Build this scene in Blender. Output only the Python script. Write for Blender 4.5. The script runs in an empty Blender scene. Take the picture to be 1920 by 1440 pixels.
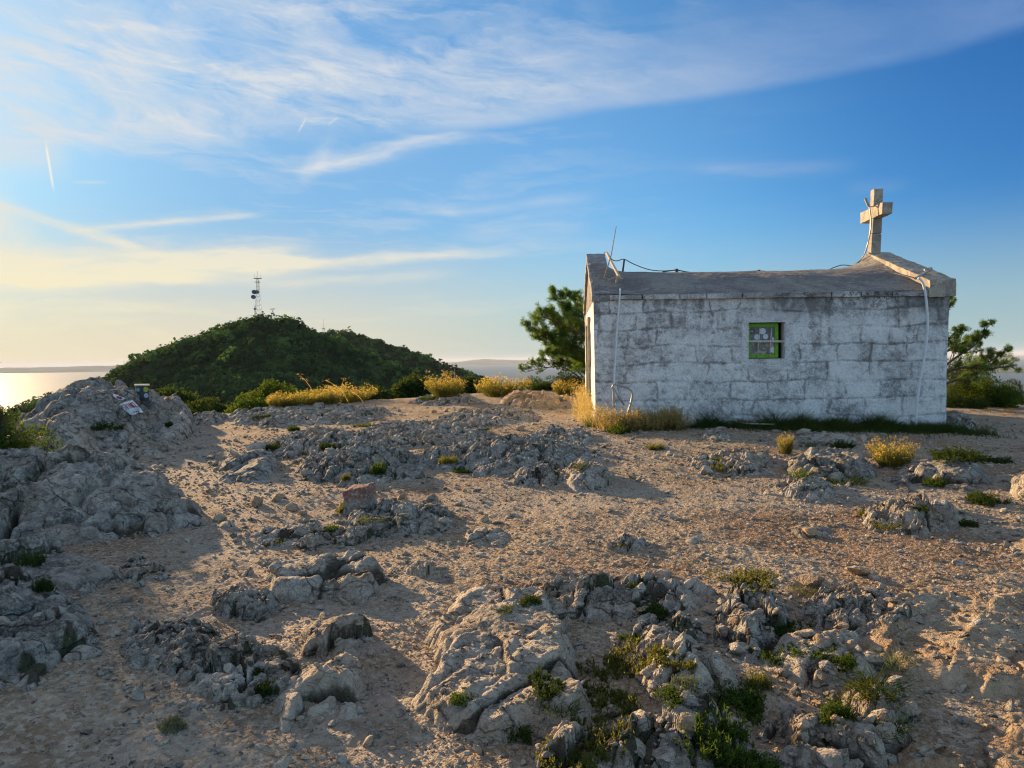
import bpy, math, random
import numpy as np
from mathutils import Vector, Matrix
from mathutils.bvhtree import BVHTree
R = math.radians
scene = bpy.context.scene
col = scene.collection
rng = np.random.default_rng(7)
random.seed(7)

# ------------------------------------------------------------------ camera
F = 1346.0
EYE = np.array([0.0, 0.0, 1.6])
CR = (Matrix.Rotation(R(90 - 1.97), 3, 'X') @ Matrix.Rotation(R(-0.73), 3, 'Z'))
CRn = np.array([list(r) for r in CR])
cam_d = bpy.data.cameras.new('camera'); cam_d.sensor_width = 36; cam_d.lens = 36 * F / 1920
cam_d.clip_start = 0.05; cam_d.clip_end = 400000
cam = bpy.data.objects.new('camera', cam_d); col.objects.link(cam)
cam.matrix_world = Matrix.Translation(Vector(EYE)) @ CR.to_4x4()
scene.camera = cam
def ray(px, py):
    d = CRn @ np.array([(px - 960) / F, -(py - 720) / F, -1.0]); return d
def at(px, py, Y):
    d = ray(px, py); return EYE + d * (Y / d[1])

# ------------------------------------------------------------------ light
SUN_AZ, SUN_EL = -42.0, 13.0          # azimuth from +Y towards +X
S = Vector((math.sin(R(SUN_AZ)) * math.cos(R(SUN_EL)), math.cos(R(SUN_AZ)) * math.cos(R(SUN_EL)), math.sin(R(SUN_EL))))
sl = bpy.data.lights.new('sun', 'SUN'); sl.energy = 5.0; sl.angle = R(0.6); sl.color = (1.0, 0.68, 0.36)
so = bpy.data.objects.new('sun', sl); col.objects.link(so)
so.rotation_euler = S.to_track_quat('Z', 'Y').to_euler()
scene.view_settings.view_transform = 'Standard'; scene.view_settings.look = 'None'
scene.view_settings.exposure = 1.3; scene.view_settings.gamma = 1
scene.view_settings.use_curve_mapping = False
scene.cycles.use_denoising = True
scene.cycles.filter_width = 1.2
scene.cycles.max_bounces = 5; scene.cycles.diffuse_bounces = 3; scene.cycles.volume_bounces = 0
scene.cycles.transparent_max_bounces = 8

# ---- node expression builder
class E:
    def __init__(s, nt, sock): s.nt, s.k = nt, sock
    def _m(s, op, *o, clamp=False):
        n = s.nt.nodes.new('ShaderNodeMath'); n.operation = op; n.use_clamp = clamp
        for i, v in enumerate((s,) + o):
            if isinstance(v, E): s.nt.links.new(v.k, n.inputs[i])
            else: n.inputs[i].default_value = v
        return E(s.nt, n.outputs[0])
    def __add__(s, o): return s._m('ADD', o)
    def __sub__(s, o): return s._m('SUBTRACT', o)
    def __mul__(s, o): return s._m('MULTIPLY', o)
    def __truediv__(s, o): return s._m('DIVIDE', o)
    def pow(s, o): return s._m('POWER', o)
    def exp(s): return s._m('EXPONENT')
    def abs(s): return s._m('ABSOLUTE')
    def neg(s): return s * -1.0
    def sat(s): return s._m('ADD', 0.0, clamp=True)
    def mx(s, o): return s._m('MAXIMUM', o)
    def step(s, a, b):           # smoothstep a..b
        n = s.nt.nodes.new('ShaderNodeMapRange'); n.interpolation_type = 'SMOOTHSTEP'
        s.nt.links.new(s.k, n.inputs[0]); n.inputs[1].default_value = a; n.inputs[2].default_value = b
        if a > b:
            n.inputs[1].default_value = b; n.inputs[2].default_value = a
            n.inputs[3].default_value = 1; n.inputs[4].default_value = 0
        return E(s.nt, n.outputs[0])
def mixc(nt, fac, a, b, mode='MIX'):
    n = nt.nodes.new('ShaderNodeMix'); n.data_type = 'RGBA'; n.blend_type = mode; n.clamp_factor = True
    for i, v in ((0, fac), (6, a), (7, b)):
        if isinstance(v, E): v = v.k
        if isinstance(v, bpy.types.NodeSocket): nt.links.new(v, n.inputs[i])
        elif i == 0: n.inputs[0].default_value = v
        else: n.inputs[i].default_value = (*v, 1) if len(v) == 3 else v
    return n.outputs[2]
def noise(nt, vec, scale, detail=4, rough=0.5, dist=0.0, lac=2.0):
    n = nt.nodes.new('ShaderNodeTexNoise'); n.inputs['Scale'].default_value = scale
    n.inputs['Detail'].default_value = detail; n.inputs['Roughness'].default_value = rough
    n.inputs['Distortion'].default_value = dist; n.inputs['Lacunarity'].default_value = lac
    if vec is not None: nt.links.new(vec, n.inputs['Vector'])
    return E(nt, n.outputs['Fac'])
def comb(nt, x, y, z=0.0):
    n = nt.nodes.new('ShaderNodeCombineXYZ')
    for i, v in enumerate((x, y, z)):
        if isinstance(v, E): nt.links.new(v.k, n.inputs[i])
        else: n.inputs[i].default_value = v
    return n.outputs[0]

# ------------------------------------------------------------------ sky
world = bpy.data.worlds.new('World'); scene.world = world; world.use_nodes = True
nt = world.node_tree; nt.nodes.clear()
out = nt.nodes.new('ShaderNodeOutputWorld'); bg = nt.nodes.new('ShaderNodeBackground')
nt.links.new(bg.outputs[0], out.inputs[0])
sky = nt.nodes.new('ShaderNodeTexSky'); sky.sky_type = 'NISHITA'; sky.sun_disc = False
sky.sun_elevation = R(SUN_EL); sky.sun_rotation = R(SUN_AZ)
sky.altitude = 400; sky.air_density = 1.0; sky.dust_density = 0.9; sky.ozone_density = 2.5
tc = nt.nodes.new('ShaderNodeTexCoord')
sp = nt.nodes.new('ShaderNodeSeparateXYZ'); nt.links.new(tc.outputs['Generated'], sp.inputs[0])
dx, dy, dz = (E(nt, sp.outputs[i]) for i in range(3))
az = dx._m('ARCTAN2', dy) * (180 / math.pi)
el = dz._m('ARCSINE') * (180 / math.pi)
def ae(px, py):
    d = ray(px, py); d = d / np.linalg.norm(d)
    return math.degrees(math.atan2(d[0], d[1])), math.degrees(math.asin(d[2]))
wob = noise(nt, comb(nt, az * 0.07, el * 0.16), 1.0, 5, 0.55)
wob2 = noise(nt, comb(nt, az * 0.05 + 7.3, el * 0.2), 1.0, 5, 0.6)
azw = az + (wob - 0.5) * 6.0; elw = el + (wob2 - 0.5) * 4.0
cloud = None
def addc(e):
    global cloud
    cloud = e if cloud is None else cloud + e
def streak(p, q, w, s, fade=0.25, fib=0.6, warp=1.0, asym=1.0):
    """soft wisp between two sky directions given as photo points"""
    a, b = ae(*p), ae(*q)
    L = math.hypot(b[0] - a[0], b[1] - a[1]); ux, uy = (b[0] - a[0]) / L, (b[1] - a[1]) / L
    A = az + (wob - 0.5) * (3.0 * warp); Ee = el + (wob2 - 0.5) * (2.6 * warp)
    X, Y = A - a[0], Ee - a[1]
    s_ = (X * ux + Y * uy) / L; t_ = Y * ux - X * uy
    r = t_ / w
    if asym != 1.0: r = r.mx(0.0) / asym - (r.neg().mx(0.0))
    g = (r * r * -1.0).exp()
    win = s_.step(0.0, fade) * s_.step(1.0, 1.0 - fade)
    f = noise(nt, comb(nt, s_ * L * 0.22 + a[0] * 3, t_ * 1.6 + a[1]), 1.0, 5, 0.6)
    addc(g * win * ((f - 0.5) * fib * 3.0 + (1 - fib * 0.3)).mx(0.0) * s)
# cirrus veil, bounded below by a long rising edge
e0, e1, e2 = ae(0, 290), ae(1100, 214), ae(1920, 58)
edge = (az - e0[0]) * ((e1[1] - e0[1]) / (e1[0] - e0[0])) + e0[1]
edge = edge + (az - e1[0]).mx(0.0) * ((e2[1] - e1[1]) / (e2[0] - e1[0]) - (e1[1] - e0[1]) / (e1[0] - e0[0]))
h = elw * 0.35 + el * 0.65 - edge
fibre = noise(nt, comb(nt, azw * 0.055 - elw * 0.03, elw * 0.30 + azw * 0.055), 1.0, 8, 0.62, 0.6)
puff = noise(nt, comb(nt, azw * 0.16, elw * 0.30), 1.0, 7, 0.6, 0.8)
fibre2 = noise(nt, comb(nt, azw * 0.13 - elw * 0.09, elw * 0.75 + azw * 0.16), 1.0, 8, 0.68, 0.4)
leftness = az.step(18.0, -30.0)
veil = h.step(-0.5, 2.6) * (h.step(15.0, 2.0) * 0.8 + 0.2) * (leftness * 0.85 + 0.15)
addc(veil * ((fibre - 0.41) * 2.7 + (puff - 0.45) * 2.0 + (fibre2 - 0.48) * 1.8 + leftness * 0.36).mx(0.0) * 1.0)
band = h.step(-0.3, 0.7) * h.step(6.0, 0.4) * az.step(-12.0, 2.0) * (fibre * 1.4 + 0.1)
addc(band * 0.55)
# faint fibres everywhere
fine = noise(nt, comb(nt, azw * 0.05 + 3.1, elw * 0.55 - azw * 0.03), 1.0, 7, 0.6, 0.4)
addc(((fine - 0.50) + (fibre2 - 0.5) * 0.45).mx(0.0) * (az.step(32.0, -34.0) * 2.2 + 0.12))
streak((470, 325), (930, 248), 0.40, 0.75, 0.35)
streak((560, 345), (640, 265), 0.50, 0.5, 0.3, warp=1.6)
streak((-160, 496), (620, 484), 1.05, 1.25, 0.2)
streak((300, 500), (1010, 476), 0.38, 0.85, 0.25)
streak((-160, 524), (520, 520), 0.42, 0.8, 0.3)
streak((430, 530), (900, 512), 0.4, 0.45, 0.3)
streak((-60, 350), (300, 480), 0.38, 0.75, 0.25)
streak((100, 432), (520, 398), 0.30, 0.75, 0.25)
streak((-150, 500), (40, 330), 2.6, 1.0, 0.3, warp=1.6)
streak((-60, 300), (150, 280), 1.2, 0.7, 0.3)
streak((130, 341), (210, 340), 0.10, 0.5, 0.3, warp=0.2)
streak((720, 385), (1160, 372), 0.5, 0.32, 0.3)
streak((1260, 322), (1640, 308), 0.55, 0.42, 0.3)
streak((1570, 355), (1720, 345), 0.45, 0.25, 0.3)
streak((820, 440), (1130, 424), 0.8, 0.3, 0.3)
streak((1350, 500), (1600, 480), 0.7, 0.22, 0.3)
# thin vapour trails
veil_all = cloud.sat(); cloud = None
streak((84, 258), (102, 366), 0.065, 0.85, 0.3, 0.05, 0.0)
streak((557, 252), (577, 216), 0.07, 0.38, 0.35, 0.05, 0.0)
streak((612, 236), (636, 218), 0.09, 0.25, 0.35, 0.05, 0.0)
trail = cloud.sat(); cloud = veil_all
# colours
sunp = comb(nt, S.x, S.y, S.z)
dt = nt.nodes.new('ShaderNodeVectorMath'); dt.operation = 'DOT_PRODUCT'
nt.links.new(tc.outputs['Generated'], dt.inputs[0]); nt.links.new(sunp, dt.inputs[1])
sd = E(nt, dt.outputs['Value'])
near = sd.step(0.35, 1.0)
low = el.step(12.0, 0.0)
hs = nt.nodes.new('ShaderNodeHueSaturation'); nt.links.new(sky.outputs[0], hs.inputs['Color'])
hs.inputs['Saturation'].default_value = 1.18; hs.inputs['Value'].default_value = 1.0
SKYS = 0.15
k = 0.80 / SKYS
# the quarter of the sky between the sun and the chapel is the deep clear blue one; the rest is paler
front = sd.step(-0.45, 0.05)
back = mixc(nt, 1.0, hs.outputs[0], (1.0, 0.92, 0.82), 'MULTIPLY')
base = mixc(nt, 1.0, hs.outputs[0], (0.27, 0.43, 0.50), 'MULTIPLY')
base = mixc(nt, sd.step(0.75, 0.20), base, (0.42, 0.62, 0.84), 'MULTIPLY')
base = mixc(nt, front, back, base)
base = mixc(nt, near * el.step(55.0, 5.0) * 0.86, base, (0.098 * k, 0.195 * k, 0.325 * k))
# thin haze near the horizon (warm towards the sun)
near2 = sd.step(0.55, 1.0)
hz = mixc(nt, near2, (0.215 * k, 0.285 * k, 0.305 * k), (0.44 * k, 0.365 * k, 0.25 * k))
base = mixc(nt, low * 0.85, base, hz)
warm = near2 * el.step(15.0, 3.0)
ccol = mixc(nt, warm, (0.36 * k, 0.38 * k, 0.40 * k), (0.50 * k, 0.44 * k, 0.29 * k))
ccol = mixc(nt, az.step(0.0, 30.0), ccol, (0.125 * k, 0.20 * k, 0.34 * k))
# unseen pale veil added overhead to lift and warm the ambient light
over = el.step(32.0, 52.0) * (puff * 0.9 + 0.15)
base = mixc(nt, over * 0.85, base, (0.34 * k, 0.33 * k, 0.32 * k))
res = mixc(nt, cloud * 0.92, base, ccol)
res = mixc(nt, trail, res, (0.50 * k, 0.47 * k, 0.38 * k))
nt.links.new(res, bg.inputs[0]); bg.inputs[1].default_value = SKYS

# ------------------------------------------------------------------ helpers
def tag(o, label=None, cat=None, group=None, kind=None):
    if label: o['label'] = label
    if cat: o['category'] = cat
    if group: o['group'] = group
    if kind: o['kind'] = kind
    return o
def link(name, me, mat=None, parent=None, loc=None, smooth=None):
    o = bpy.data.objects.new(name, me); col.objects.link(o)
    if mat is not None and not me.materials: me.materials.append(mat)
    if parent is not None: o.parent = parent
    if loc is not None: o.location = loc
    return o
def empty(name, loc, rz=0.0):
    o = bpy.data.objects.new(name, None); col.objects.link(o); o.location = loc; o.rotation_euler.z = rz
    o.empty_display_size = 0.1
    return o
def mesh_np(name, v, f, smooth=False, attr=None):
    """v (N,3); f (M,k) with k 3 or 4"""
    v = np.asarray(v, dtype=np.float32); f = np.asarray(f, dtype=np.int32)
    me = bpy.data.meshes.new(name); k = f.shape[1]
    me.vertices.add(len(v)); me.vertices.foreach_set('co', v.ravel())
    me.loops.add(f.size); me.loops.foreach_set('vertex_index', f.ravel())
    me.polygons.add(len(f)); me.polygons.foreach_set('loop_start', np.arange(0, f.size, k, dtype=np.int32))
    me.polygons.foreach_set('loop_total', np.full(len(f), k, dtype=np.int32))
    me.update(calc_edges=True)
    me.polygons.foreach_set('use_smooth', np.full(len(f), smooth, dtype=bool))
    if attr is not None:
        a = me.attributes.new('tint', 'FLOAT', 'POINT'); a.data.foreach_set('value', np.asarray(attr, dtype=np.float32))
    return me
class MB:
    """collects boxes, tubes, prisms into one mesh"""
    def __init__(s): s.v = []; s.f = []
    def add(s, vs, fs):
        n = len(s.v); s.v += [tuple(map(float, p)) for p in vs]; s.f += [tuple(i + n for i in q) for q in fs]; return s
    def box(s, o, x, y, z):
        o, x, y, z = (np.array(a, float) for a in (o, x, y, z))
        p = [o, o + x, o + x + y, o + y, o + z, o + x + z, o + x + y + z, o + y + z]
        return s.add(p, [(0, 3, 2, 1), (4, 5, 6, 7), (0, 1, 5, 4), (1, 2, 6, 5), (2, 3, 7, 6), (3, 0, 4, 7)])
    def tube(s, pts, r, n=8, r2=None):
        pts = [np.array(p, float) for p in pts]; m = len(pts); vs = []; fs = []
        for i, p in enumerate(pts):
            t = pts[min(i + 1, m - 1)] - pts[max(i - 1, 0)]; t /= np.linalg.norm(t) + 1e-9
            a = np.cross(t, (0, 0, 1) if abs(t[2]) < 0.9 else (1, 0, 0)); a /= np.linalg.norm(a); b = np.cross(t, a)
            rr = r if r2 is None else r + (r2 - r) * i / (m - 1)
            for k in range(n):
                w = 2 * math.pi * k / n; vs.append(p + rr * (a * math.cos(w) + b * math.sin(w)))
        for i in range(m - 1):
            for k in range(n):
                k2 = (k + 1) % n; fs.append((i * n + k, i * n + k2, (i + 1) * n + k2, (i + 1) * n + k))
        fs.append(tuple(range(n))[::-1]); fs.append(tuple((m - 1) * n + k for k in range(n)))
        return s.add(vs, fs)
    def disc(s, c, nrm, r, th, n=20):
        c = np.array(c, float); nrm = np.array(nrm, float); nrm /= np.linalg.norm(nrm)
        return s.tube([c, c + nrm * th], r, n)
    def build(s, name, mat, parent=None, loc=None, smooth=False, bevel=0):
        me = bpy.data.meshes.new(name); v = s.v
        if loc is not None: v = [tuple(np.array(p) - np.array(loc)) for p in v]
        me.from_pydata(v, [], s.f); me.update()
        if smooth: me.polygons.foreach_set('use_smooth', [True] * len(me.polygons))
        o = link(name, me, mat, parent, loc)
        if bevel:
            b = o.modifiers.new('bevel', 'BEVEL'); b.width = bevel; b.segments = 2
        return o

# ---- numpy noise
def _h(ix, iy, iz, seed):
    h = (ix.astype(np.int64) * 374761393 + iy.astype(np.int64) * 668265263 + iz.astype(np.int64) * 1274126177 + seed * 974634777) & 0xffffffff
    h = (h ^ (h >> 13)) * 1274126177 & 0xffffffff
    h = (h ^ (h >> 16)) * 2246822519 & 0xffffffff
    return (h ^ (h >> 15)) & 0xffffffff
def h01(ix, iy, iz, seed): return _h(ix, iy, iz, seed) / 4294967295.0
def vn3(x, y, z, seed=0):
    x, y, z = np.broadcast_arrays(np.asarray(x, float), np.asarray(y, float), np.asarray(z, float))
    ix, iy, iz = np.floor(x), np.floor(y), np.floor(z)
    fx, fy, fz = x - ix, y - iy, z - iz
    ix, iy, iz = ix.astype(np.int64), iy.astype(np.int64), iz.astype(np.int64)
    u, v, w = (t * t * t * (t * (t * 6 - 15) + 10) for t in (fx, fy, fz))
    r = 0
    flat = np.ndim(z) and np.all(z == z.flat[0]) if False else False
    for dz_ in (0, 1):
        for dy_ in (0, 1):
            for dx_ in (0, 1):
                hh = _h(ix + dx_, iy + dy_, iz + dz_, seed)
                g = ((hh & 1023) / 511.5 - 1) * (fx - dx_) + (((hh >> 10) & 1023) / 511.5 - 1) * (fy - dy_) + (((hh >> 20) & 1023) / 511.5 - 1) * (fz - dz_)
                r = r + g * (u if dx_ else 1 - u) * (v if dy_ else 1 - v) * (w if dz_ else 1 - w)
    return r
def vn2(x, y, seed=0):
    x, y = np.broadcast_arrays(np.asarray(x, float), np.asarray(y, float))
    ix, iy = np.floor(x), np.floor(y); fx, fy = x - ix, y - iy
    ix, iy = ix.astype(np.int64), iy.astype(np.int64); zz = np.zeros_like(ix)
    u, v = (t * t * t * (t * (t * 6 - 15) + 10) for t in (fx, fy)); r = 0
    for dy_ in (0, 1):
        for dx_ in (0, 1):
            hh = _h(ix + dx_, iy + dy_, zz, seed)
            g = ((hh & 1023) / 511.5 - 1) * (fx - dx_) + (((hh >> 10) & 1023) / 511.5 - 1) * (fy - dy_)
            r = r + g * (u if dx_ else 1 - u) * (v if dy_ else 1 - v)
    return r
def fbm2(x, y, seed=0, o=4, g=0.5):
    r, a = 0, 1.0
    for i in range(o):
        r = r + a * vn2(x, y, seed + i * 17); x = x * 2.03 + 1.7; y = y * 2.03 - 3.1; a *= g
    return r
def ridg2(x, y, seed=0, o=4, g=0.5):
    r, a = 0, 1.0
    for i in range(o):
        r = r + a * (1 - 2.2 * np.abs(vn2(x, y, seed + i * 17))); x = x * 2.1 + 1.7; y = y * 2.1 - 3.1; a *= g
    return r
def wor2(x, y, seed=0):
    """F1, F2, per-cell random a, b, offset to the cell's point"""
    x, y = np.broadcast_arrays(np.asarray(x, float), np.asarray(y, float))
    ix, iy = np.floor(x).astype(np.int64), np.floor(y).astype(np.int64); zz = np.zeros_like(ix)
    f1 = np.full(x.shape, 9.0); f2 = f1.copy(); ra = np.zeros(x.shape); rb = ra.copy(); ox = ra.copy(); oy = ra.copy()
    for dy_ in (-1, 0, 1):
        for dx_ in (-1, 0, 1):
            h = _h(ix + dx_, iy + dy_, zz, seed); px = ix + dx_ + (h & 1023) / 1023.0; py = iy + dy_ + ((h >> 10) & 1023) / 1023.0
            ddx, ddy = x - px, y - py; d = np.sqrt(ddx * ddx + ddy * ddy)
            c = d < f1
            f2 = np.where(c, f1, np.minimum(f2, d)); f1 = np.where(c, d, f1)
            ra = np.where(c, ((h >> 20) & 511) / 511.0, ra); rb = np.where(c, ((h >> 22) & 1023) / 1023.0, rb)
            ox = np.where(c, ddx, ox); oy = np.where(c, ddy, oy)
    return f1, f2, ra, rb, ox, oy
def sst(a, b, x):
    t = np.clip((x - a) / (b - a), 0, 1); return t * t * (3 - 2 * t)

# ------------------------------------------------------------------ materials
def pos(nt):
    g = nt.nodes.new('ShaderNodeNewGeometry'); return g.outputs['Position']
def new_mat(name, rough=0.9, spec=0.25):
    m = bpy.data.materials.new(name); m.use_nodes = True; nt = m.node_tree
    b = nt.nodes['Principled BSDF']; b.inputs['Roughness'].default_value = rough
    b.inputs['Specular IOR Level'].default_value = spec
    return m, nt, b
def bump(nt, b, h, strength, dist):
    n = nt.nodes.new('ShaderNodeBump'); n.inputs['Strength'].default_value = strength; n.inputs['Distance'].default_value = dist
    nt.links.new(h.k, n.inputs['Height']); nt.links.new(n.outputs[0], b.inputs['Normal'])
def scl(nt, vec, s, rot=(0, 0, 0)):
    n = nt.nodes.new('ShaderNodeMapping'); n.inputs['Scale'].default_value = s; n.inputs['Rotation'].default_value = rot
    nt.links.new(vec, n.inputs[0]); return n.outputs[0]
def voro(nt, vec, scale, feature='F1', out='Distance'):
    n = nt.nodes.new('ShaderNodeTexVoronoi'); n.feature = feature; n.inputs['Scale'].default_value = scale
    nt.links.new(vec, n.inputs['Vector']); return E(nt, n.outputs[out])
def setc(nt, b, c): nt.links.new(c, b.inputs['Base Color'])

def rock_material(name, c_mid, c_pale, c_dark, c_warm, lichen=0.5, warm=0.4, fiss=0.5):
    m, nt, b = new_mat(name, 0.92, 0.2); p = pos(nt)
    n1 = noise(nt, p, 1.7, 6, 0.6, 0.4); n2 = noise(nt, p, 9, 8, 0.68, 0.3); n3 = noise(nt, p, 60, 5, 0.7)
    n4 = noise(nt, p, 3.3, 5, 0.62, 0.8); n5 = noise(nt, p, 22, 6, 0.7, 0.5)
    c = mixc(nt, n2.step(0.38, 0.60), c_mid, c_pale)
    c = mixc(nt, (n1.step(0.42, 0.66) * warm), c, c_warm)
    c = mixc(nt, ((n4 * 0.5 + n5 * 0.5).step(0.49, 0.60) * lichen), c, c_dark)
    c = mixc(nt, (n5.step(0.60, 0.70) * 0.5), c, c_pale)
    c = mixc(nt, (n3.step(0.56, 0.66) * 0.5), c, c_dark)
    # fissures: a warped network of joints, fine ones between coarse ones
    nz = nt.nodes.new('ShaderNodeTexNoise'); nz.inputs['Scale'].default_value = 5.0; nz.inputs['Detail'].default_value = 5; nt.links.new(p, nz.inputs['Vector'])
    wv = nt.nodes.new('ShaderNodeVectorMath'); wv.operation = 'MULTIPLY_ADD'; nt.links.new(nz.outputs['Color'], wv.inputs[0]); wv.inputs[1].default_value = (0.22, 0.22, 0.22); nt.links.new(p, wv.inputs[2])
    wp = scl(nt, wv.outputs[0], (1.0, 1.9, 1.3), (0, 0, R(-38)))
    f1_ = voro(nt, wp, 2.6, 'DISTANCE_TO_EDGE').step(0.0, 0.028); f2_ = voro(nt, wp, 8.0, 'DISTANCE_TO_EDGE').step(0.0, 0.05)
    gate = n1.step(0.40, 0.52); fis = ((f1_ * -1.0 + 1.0) * n4.step(0.38, 0.54) * 1.3 + (f2_ * -1.0 + 1.0) * gate * n5.step(0.42, 0.58) * 0.7) * fiss
    c = mixc(nt, fis.sat(), c, tuple(q * 0.45 for q in c_dark))
    av = nt.nodes.new('ShaderNodeAttribute'); av.attribute_name = 'tint'; cr_ = E(nt, av.outputs['Fac'])      # joint shade put into the colour, along with earth and moss tones
    soil_shade = mixc(nt, n4.step(0.45, 0.6), (0.060, 0.045, 0.032), (0.045, 0.055, 0.022))
    c = mixc(nt, (cr_ + (n5 - 0.5) * 0.6).step(0.34, 0.80) * 0.9, c, soil_shade)
    setc(nt, b, c)
    v = voro(nt, p, 26, 'DISTANCE_TO_EDGE').step(0.0, 0.10)
    hh = n2 * 1.0 + n5 * 0.6 + n3 * 0.22 + v * 0.10 - fis * 0.8
    bump(nt, b, hh, 1.0, 0.045)
    return m
M = {}
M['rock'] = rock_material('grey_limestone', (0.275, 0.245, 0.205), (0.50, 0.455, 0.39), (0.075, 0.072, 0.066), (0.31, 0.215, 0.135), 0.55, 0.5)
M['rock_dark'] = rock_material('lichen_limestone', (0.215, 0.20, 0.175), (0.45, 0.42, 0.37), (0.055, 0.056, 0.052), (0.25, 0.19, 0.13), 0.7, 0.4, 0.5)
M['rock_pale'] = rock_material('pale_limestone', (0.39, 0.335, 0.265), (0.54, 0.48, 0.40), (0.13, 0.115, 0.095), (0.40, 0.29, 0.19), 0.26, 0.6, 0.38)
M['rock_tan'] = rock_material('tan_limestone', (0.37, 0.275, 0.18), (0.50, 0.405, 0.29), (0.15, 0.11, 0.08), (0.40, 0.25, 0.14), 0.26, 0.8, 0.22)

def flat_mat(name, c, rough=0.7, spec=0.3, var=0.15, sc=30, metal=0.0):
    m, nt, b = new_mat(name, rough, spec); p = pos(nt)
    n = noise(nt, p, sc, 5, 0.65)
    setc(nt, b, mixc(nt, n.step(0.35, 0.7), tuple(x * (1 - var) for x in c), tuple(min(1, x * (1 + var)) for x in c)))
    b.inputs['Metallic'].default_value = metal
    return m
def leaf_mat(name, c, c2, trans=0.45, sc=9.0, tint=False):
    m = bpy.data.materials.new(name); m.use_nodes = True; nt = m.node_tree; nt.nodes.clear()
    o = nt.nodes.new('ShaderNodeOutputMaterial'); d = nt.nodes.new('ShaderNodeBsdfDiffuse'); t = nt.nodes.new('ShaderNodeBsdfTranslucent')
    mx = nt.nodes.new('ShaderNodeMixShader'); mx.inputs[0].default_value = trans
    if tint:
        a = nt.nodes.new('ShaderNodeAttribute'); a.attribute_name = 'tint'; f = E(nt, a.outputs['Fac'])
    else:
        f = noise(nt, pos(nt), sc, 3, 0.6).step(0.35, 0.65)
    cc = mixc(nt, f, c, c2)
    nt.links.new(cc, d.inputs[0]); nt.links.new(mixc(nt, 0.55, cc, (c2[0] * 1.7, c2[1] * 1.6, c2[2] * 0.8)), t.inputs[0])
    nt.links.new(d.outputs[0], mx.inputs[1]); nt.links.new(t.outputs[0], mx.inputs[2]); nt.links.new(mx.outputs[0], o.inputs[0])
    return m
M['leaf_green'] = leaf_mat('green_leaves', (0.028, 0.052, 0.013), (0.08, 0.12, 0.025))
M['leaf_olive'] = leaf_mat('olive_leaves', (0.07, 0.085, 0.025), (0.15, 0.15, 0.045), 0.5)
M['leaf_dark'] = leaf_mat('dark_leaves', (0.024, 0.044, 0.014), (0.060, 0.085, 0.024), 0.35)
M['leaf_grey'] = leaf_mat('grey_green_leaves', (0.10, 0.12, 0.075), (0.18, 0.20, 0.12), 0.3)
M['needle'] = leaf_mat('pine_needles', (0.05, 0.10, 0.03), (0.12, 0.20, 0.05), 0.5, 5)
M['straw'] = leaf_mat('dry_straw', (0.27, 0.20, 0.085), (0.42, 0.33, 0.155), 0.45)
M['flower'] = leaf_mat('golden_flower_heads', (0.36, 0.24, 0.06), (0.54, 0.40, 0.13), 0.5)
M['wood_leaf'] = leaf_mat('wood_foliage', (0.012, 0.038, 0.018), (0.075, 0.145, 0.040), 0.27, tint=True)
M['bark'] = flat_mat('bark', (0.10, 0.075, 0.055), 0.95, 0.1, 0.4, 40)
M['white_plastic'] = flat_mat('white_plastic_conduit', (0.66, 0.68, 0.70), 0.5, 0.4, 0.08)
M['rust'] = flat_mat('rusty_iron', (0.12, 0.07, 0.05), 0.8, 0.3, 0.4, 60)
M['wire'] = flat_mat('dark_cable', (0.05, 0.05, 0.055), 0.6, 0.4, 0.2)
M['galv'] = flat_mat('weathered_galvanised_steel', (0.34, 0.33, 0.30), 0.5, 0.5, 0.25, 40, 0.4)
M['stick'] = flat_mat('weathered_wood', (0.42, 0.33, 0.24), 0.85, 0.2, 0.3, 50)
# ------------------------------------------------------------------ ground heights
def edge_s(x, y):
    """signed distance past the rim of the summit (positive beyond)"""
    ye = np.interp(x, [-16, -9, -6.5, -4, 0, 3, 8, 14, 30], [11.5, 14.0, 15.6, 17.6, 20.2, 21.0, 19.5, 18.5, 16])
    ye = ye + 0.5 * vn2(x * 0.5, x * 0 + 3.3, 5)
    s = (y - ye)
    lx = np.interp(y, [-40, 0, 8, 12, 16], [-11, -10, -9.6, -9.4, -8])
    s = np.maximum(s, (lx - x) * 0.8)
    return np.maximum(s, (x - 26.0) * 0.6)
SKY1 = [(-300, 860), (-80, 800), (130, 744), (175, 726), (215, 704), (250, 684), (300, 662), (350, 646), (400, 626), (440, 612), (480, 602), (540, 611), (600, 634), (650, 655), (700, 678), (760, 704), (850, 734), (900, 752), (1000, 790), (1200, 860)]
SKY2 = [(-100, 980), (100, 860), (230, 770), (300, 715), (500, 655), (600, 632), (640, 628), (700, 636), (740, 651), (810, 678), (865, 697), (900, 712), (945, 735), (1000, 775), (1200, 840)]
def crest(tab, Y):
    P = np.array([at(px, py + 5, Y) for px, py in tab]); return P[:, 0], P[:, 2]
CREST1 = crest(SKY1, 800.0); CREST2 = crest(SKY2, 1250.0)
def z_far(x, y):
    n = fbm2(x / 90.0, y / 90.0, 31, 5, 0.5)
    z1 = np.interp(x * 800 / np.maximum(y, 200), *CREST1) - 0.42 * np.abs(y - 800) * sst(0, 60, np.abs(y - 800)) + n * 9 * sst(20, 200, np.abs(y - 800))
    z2 = np.interp(x * 1250 / np.maximum(y, 200), *CREST2) - 0.45 * np.abs(y - 1250) * sst(0, 80, np.abs(y - 1250)) + n * 6
    return np.maximum(z1, z2)
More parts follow.
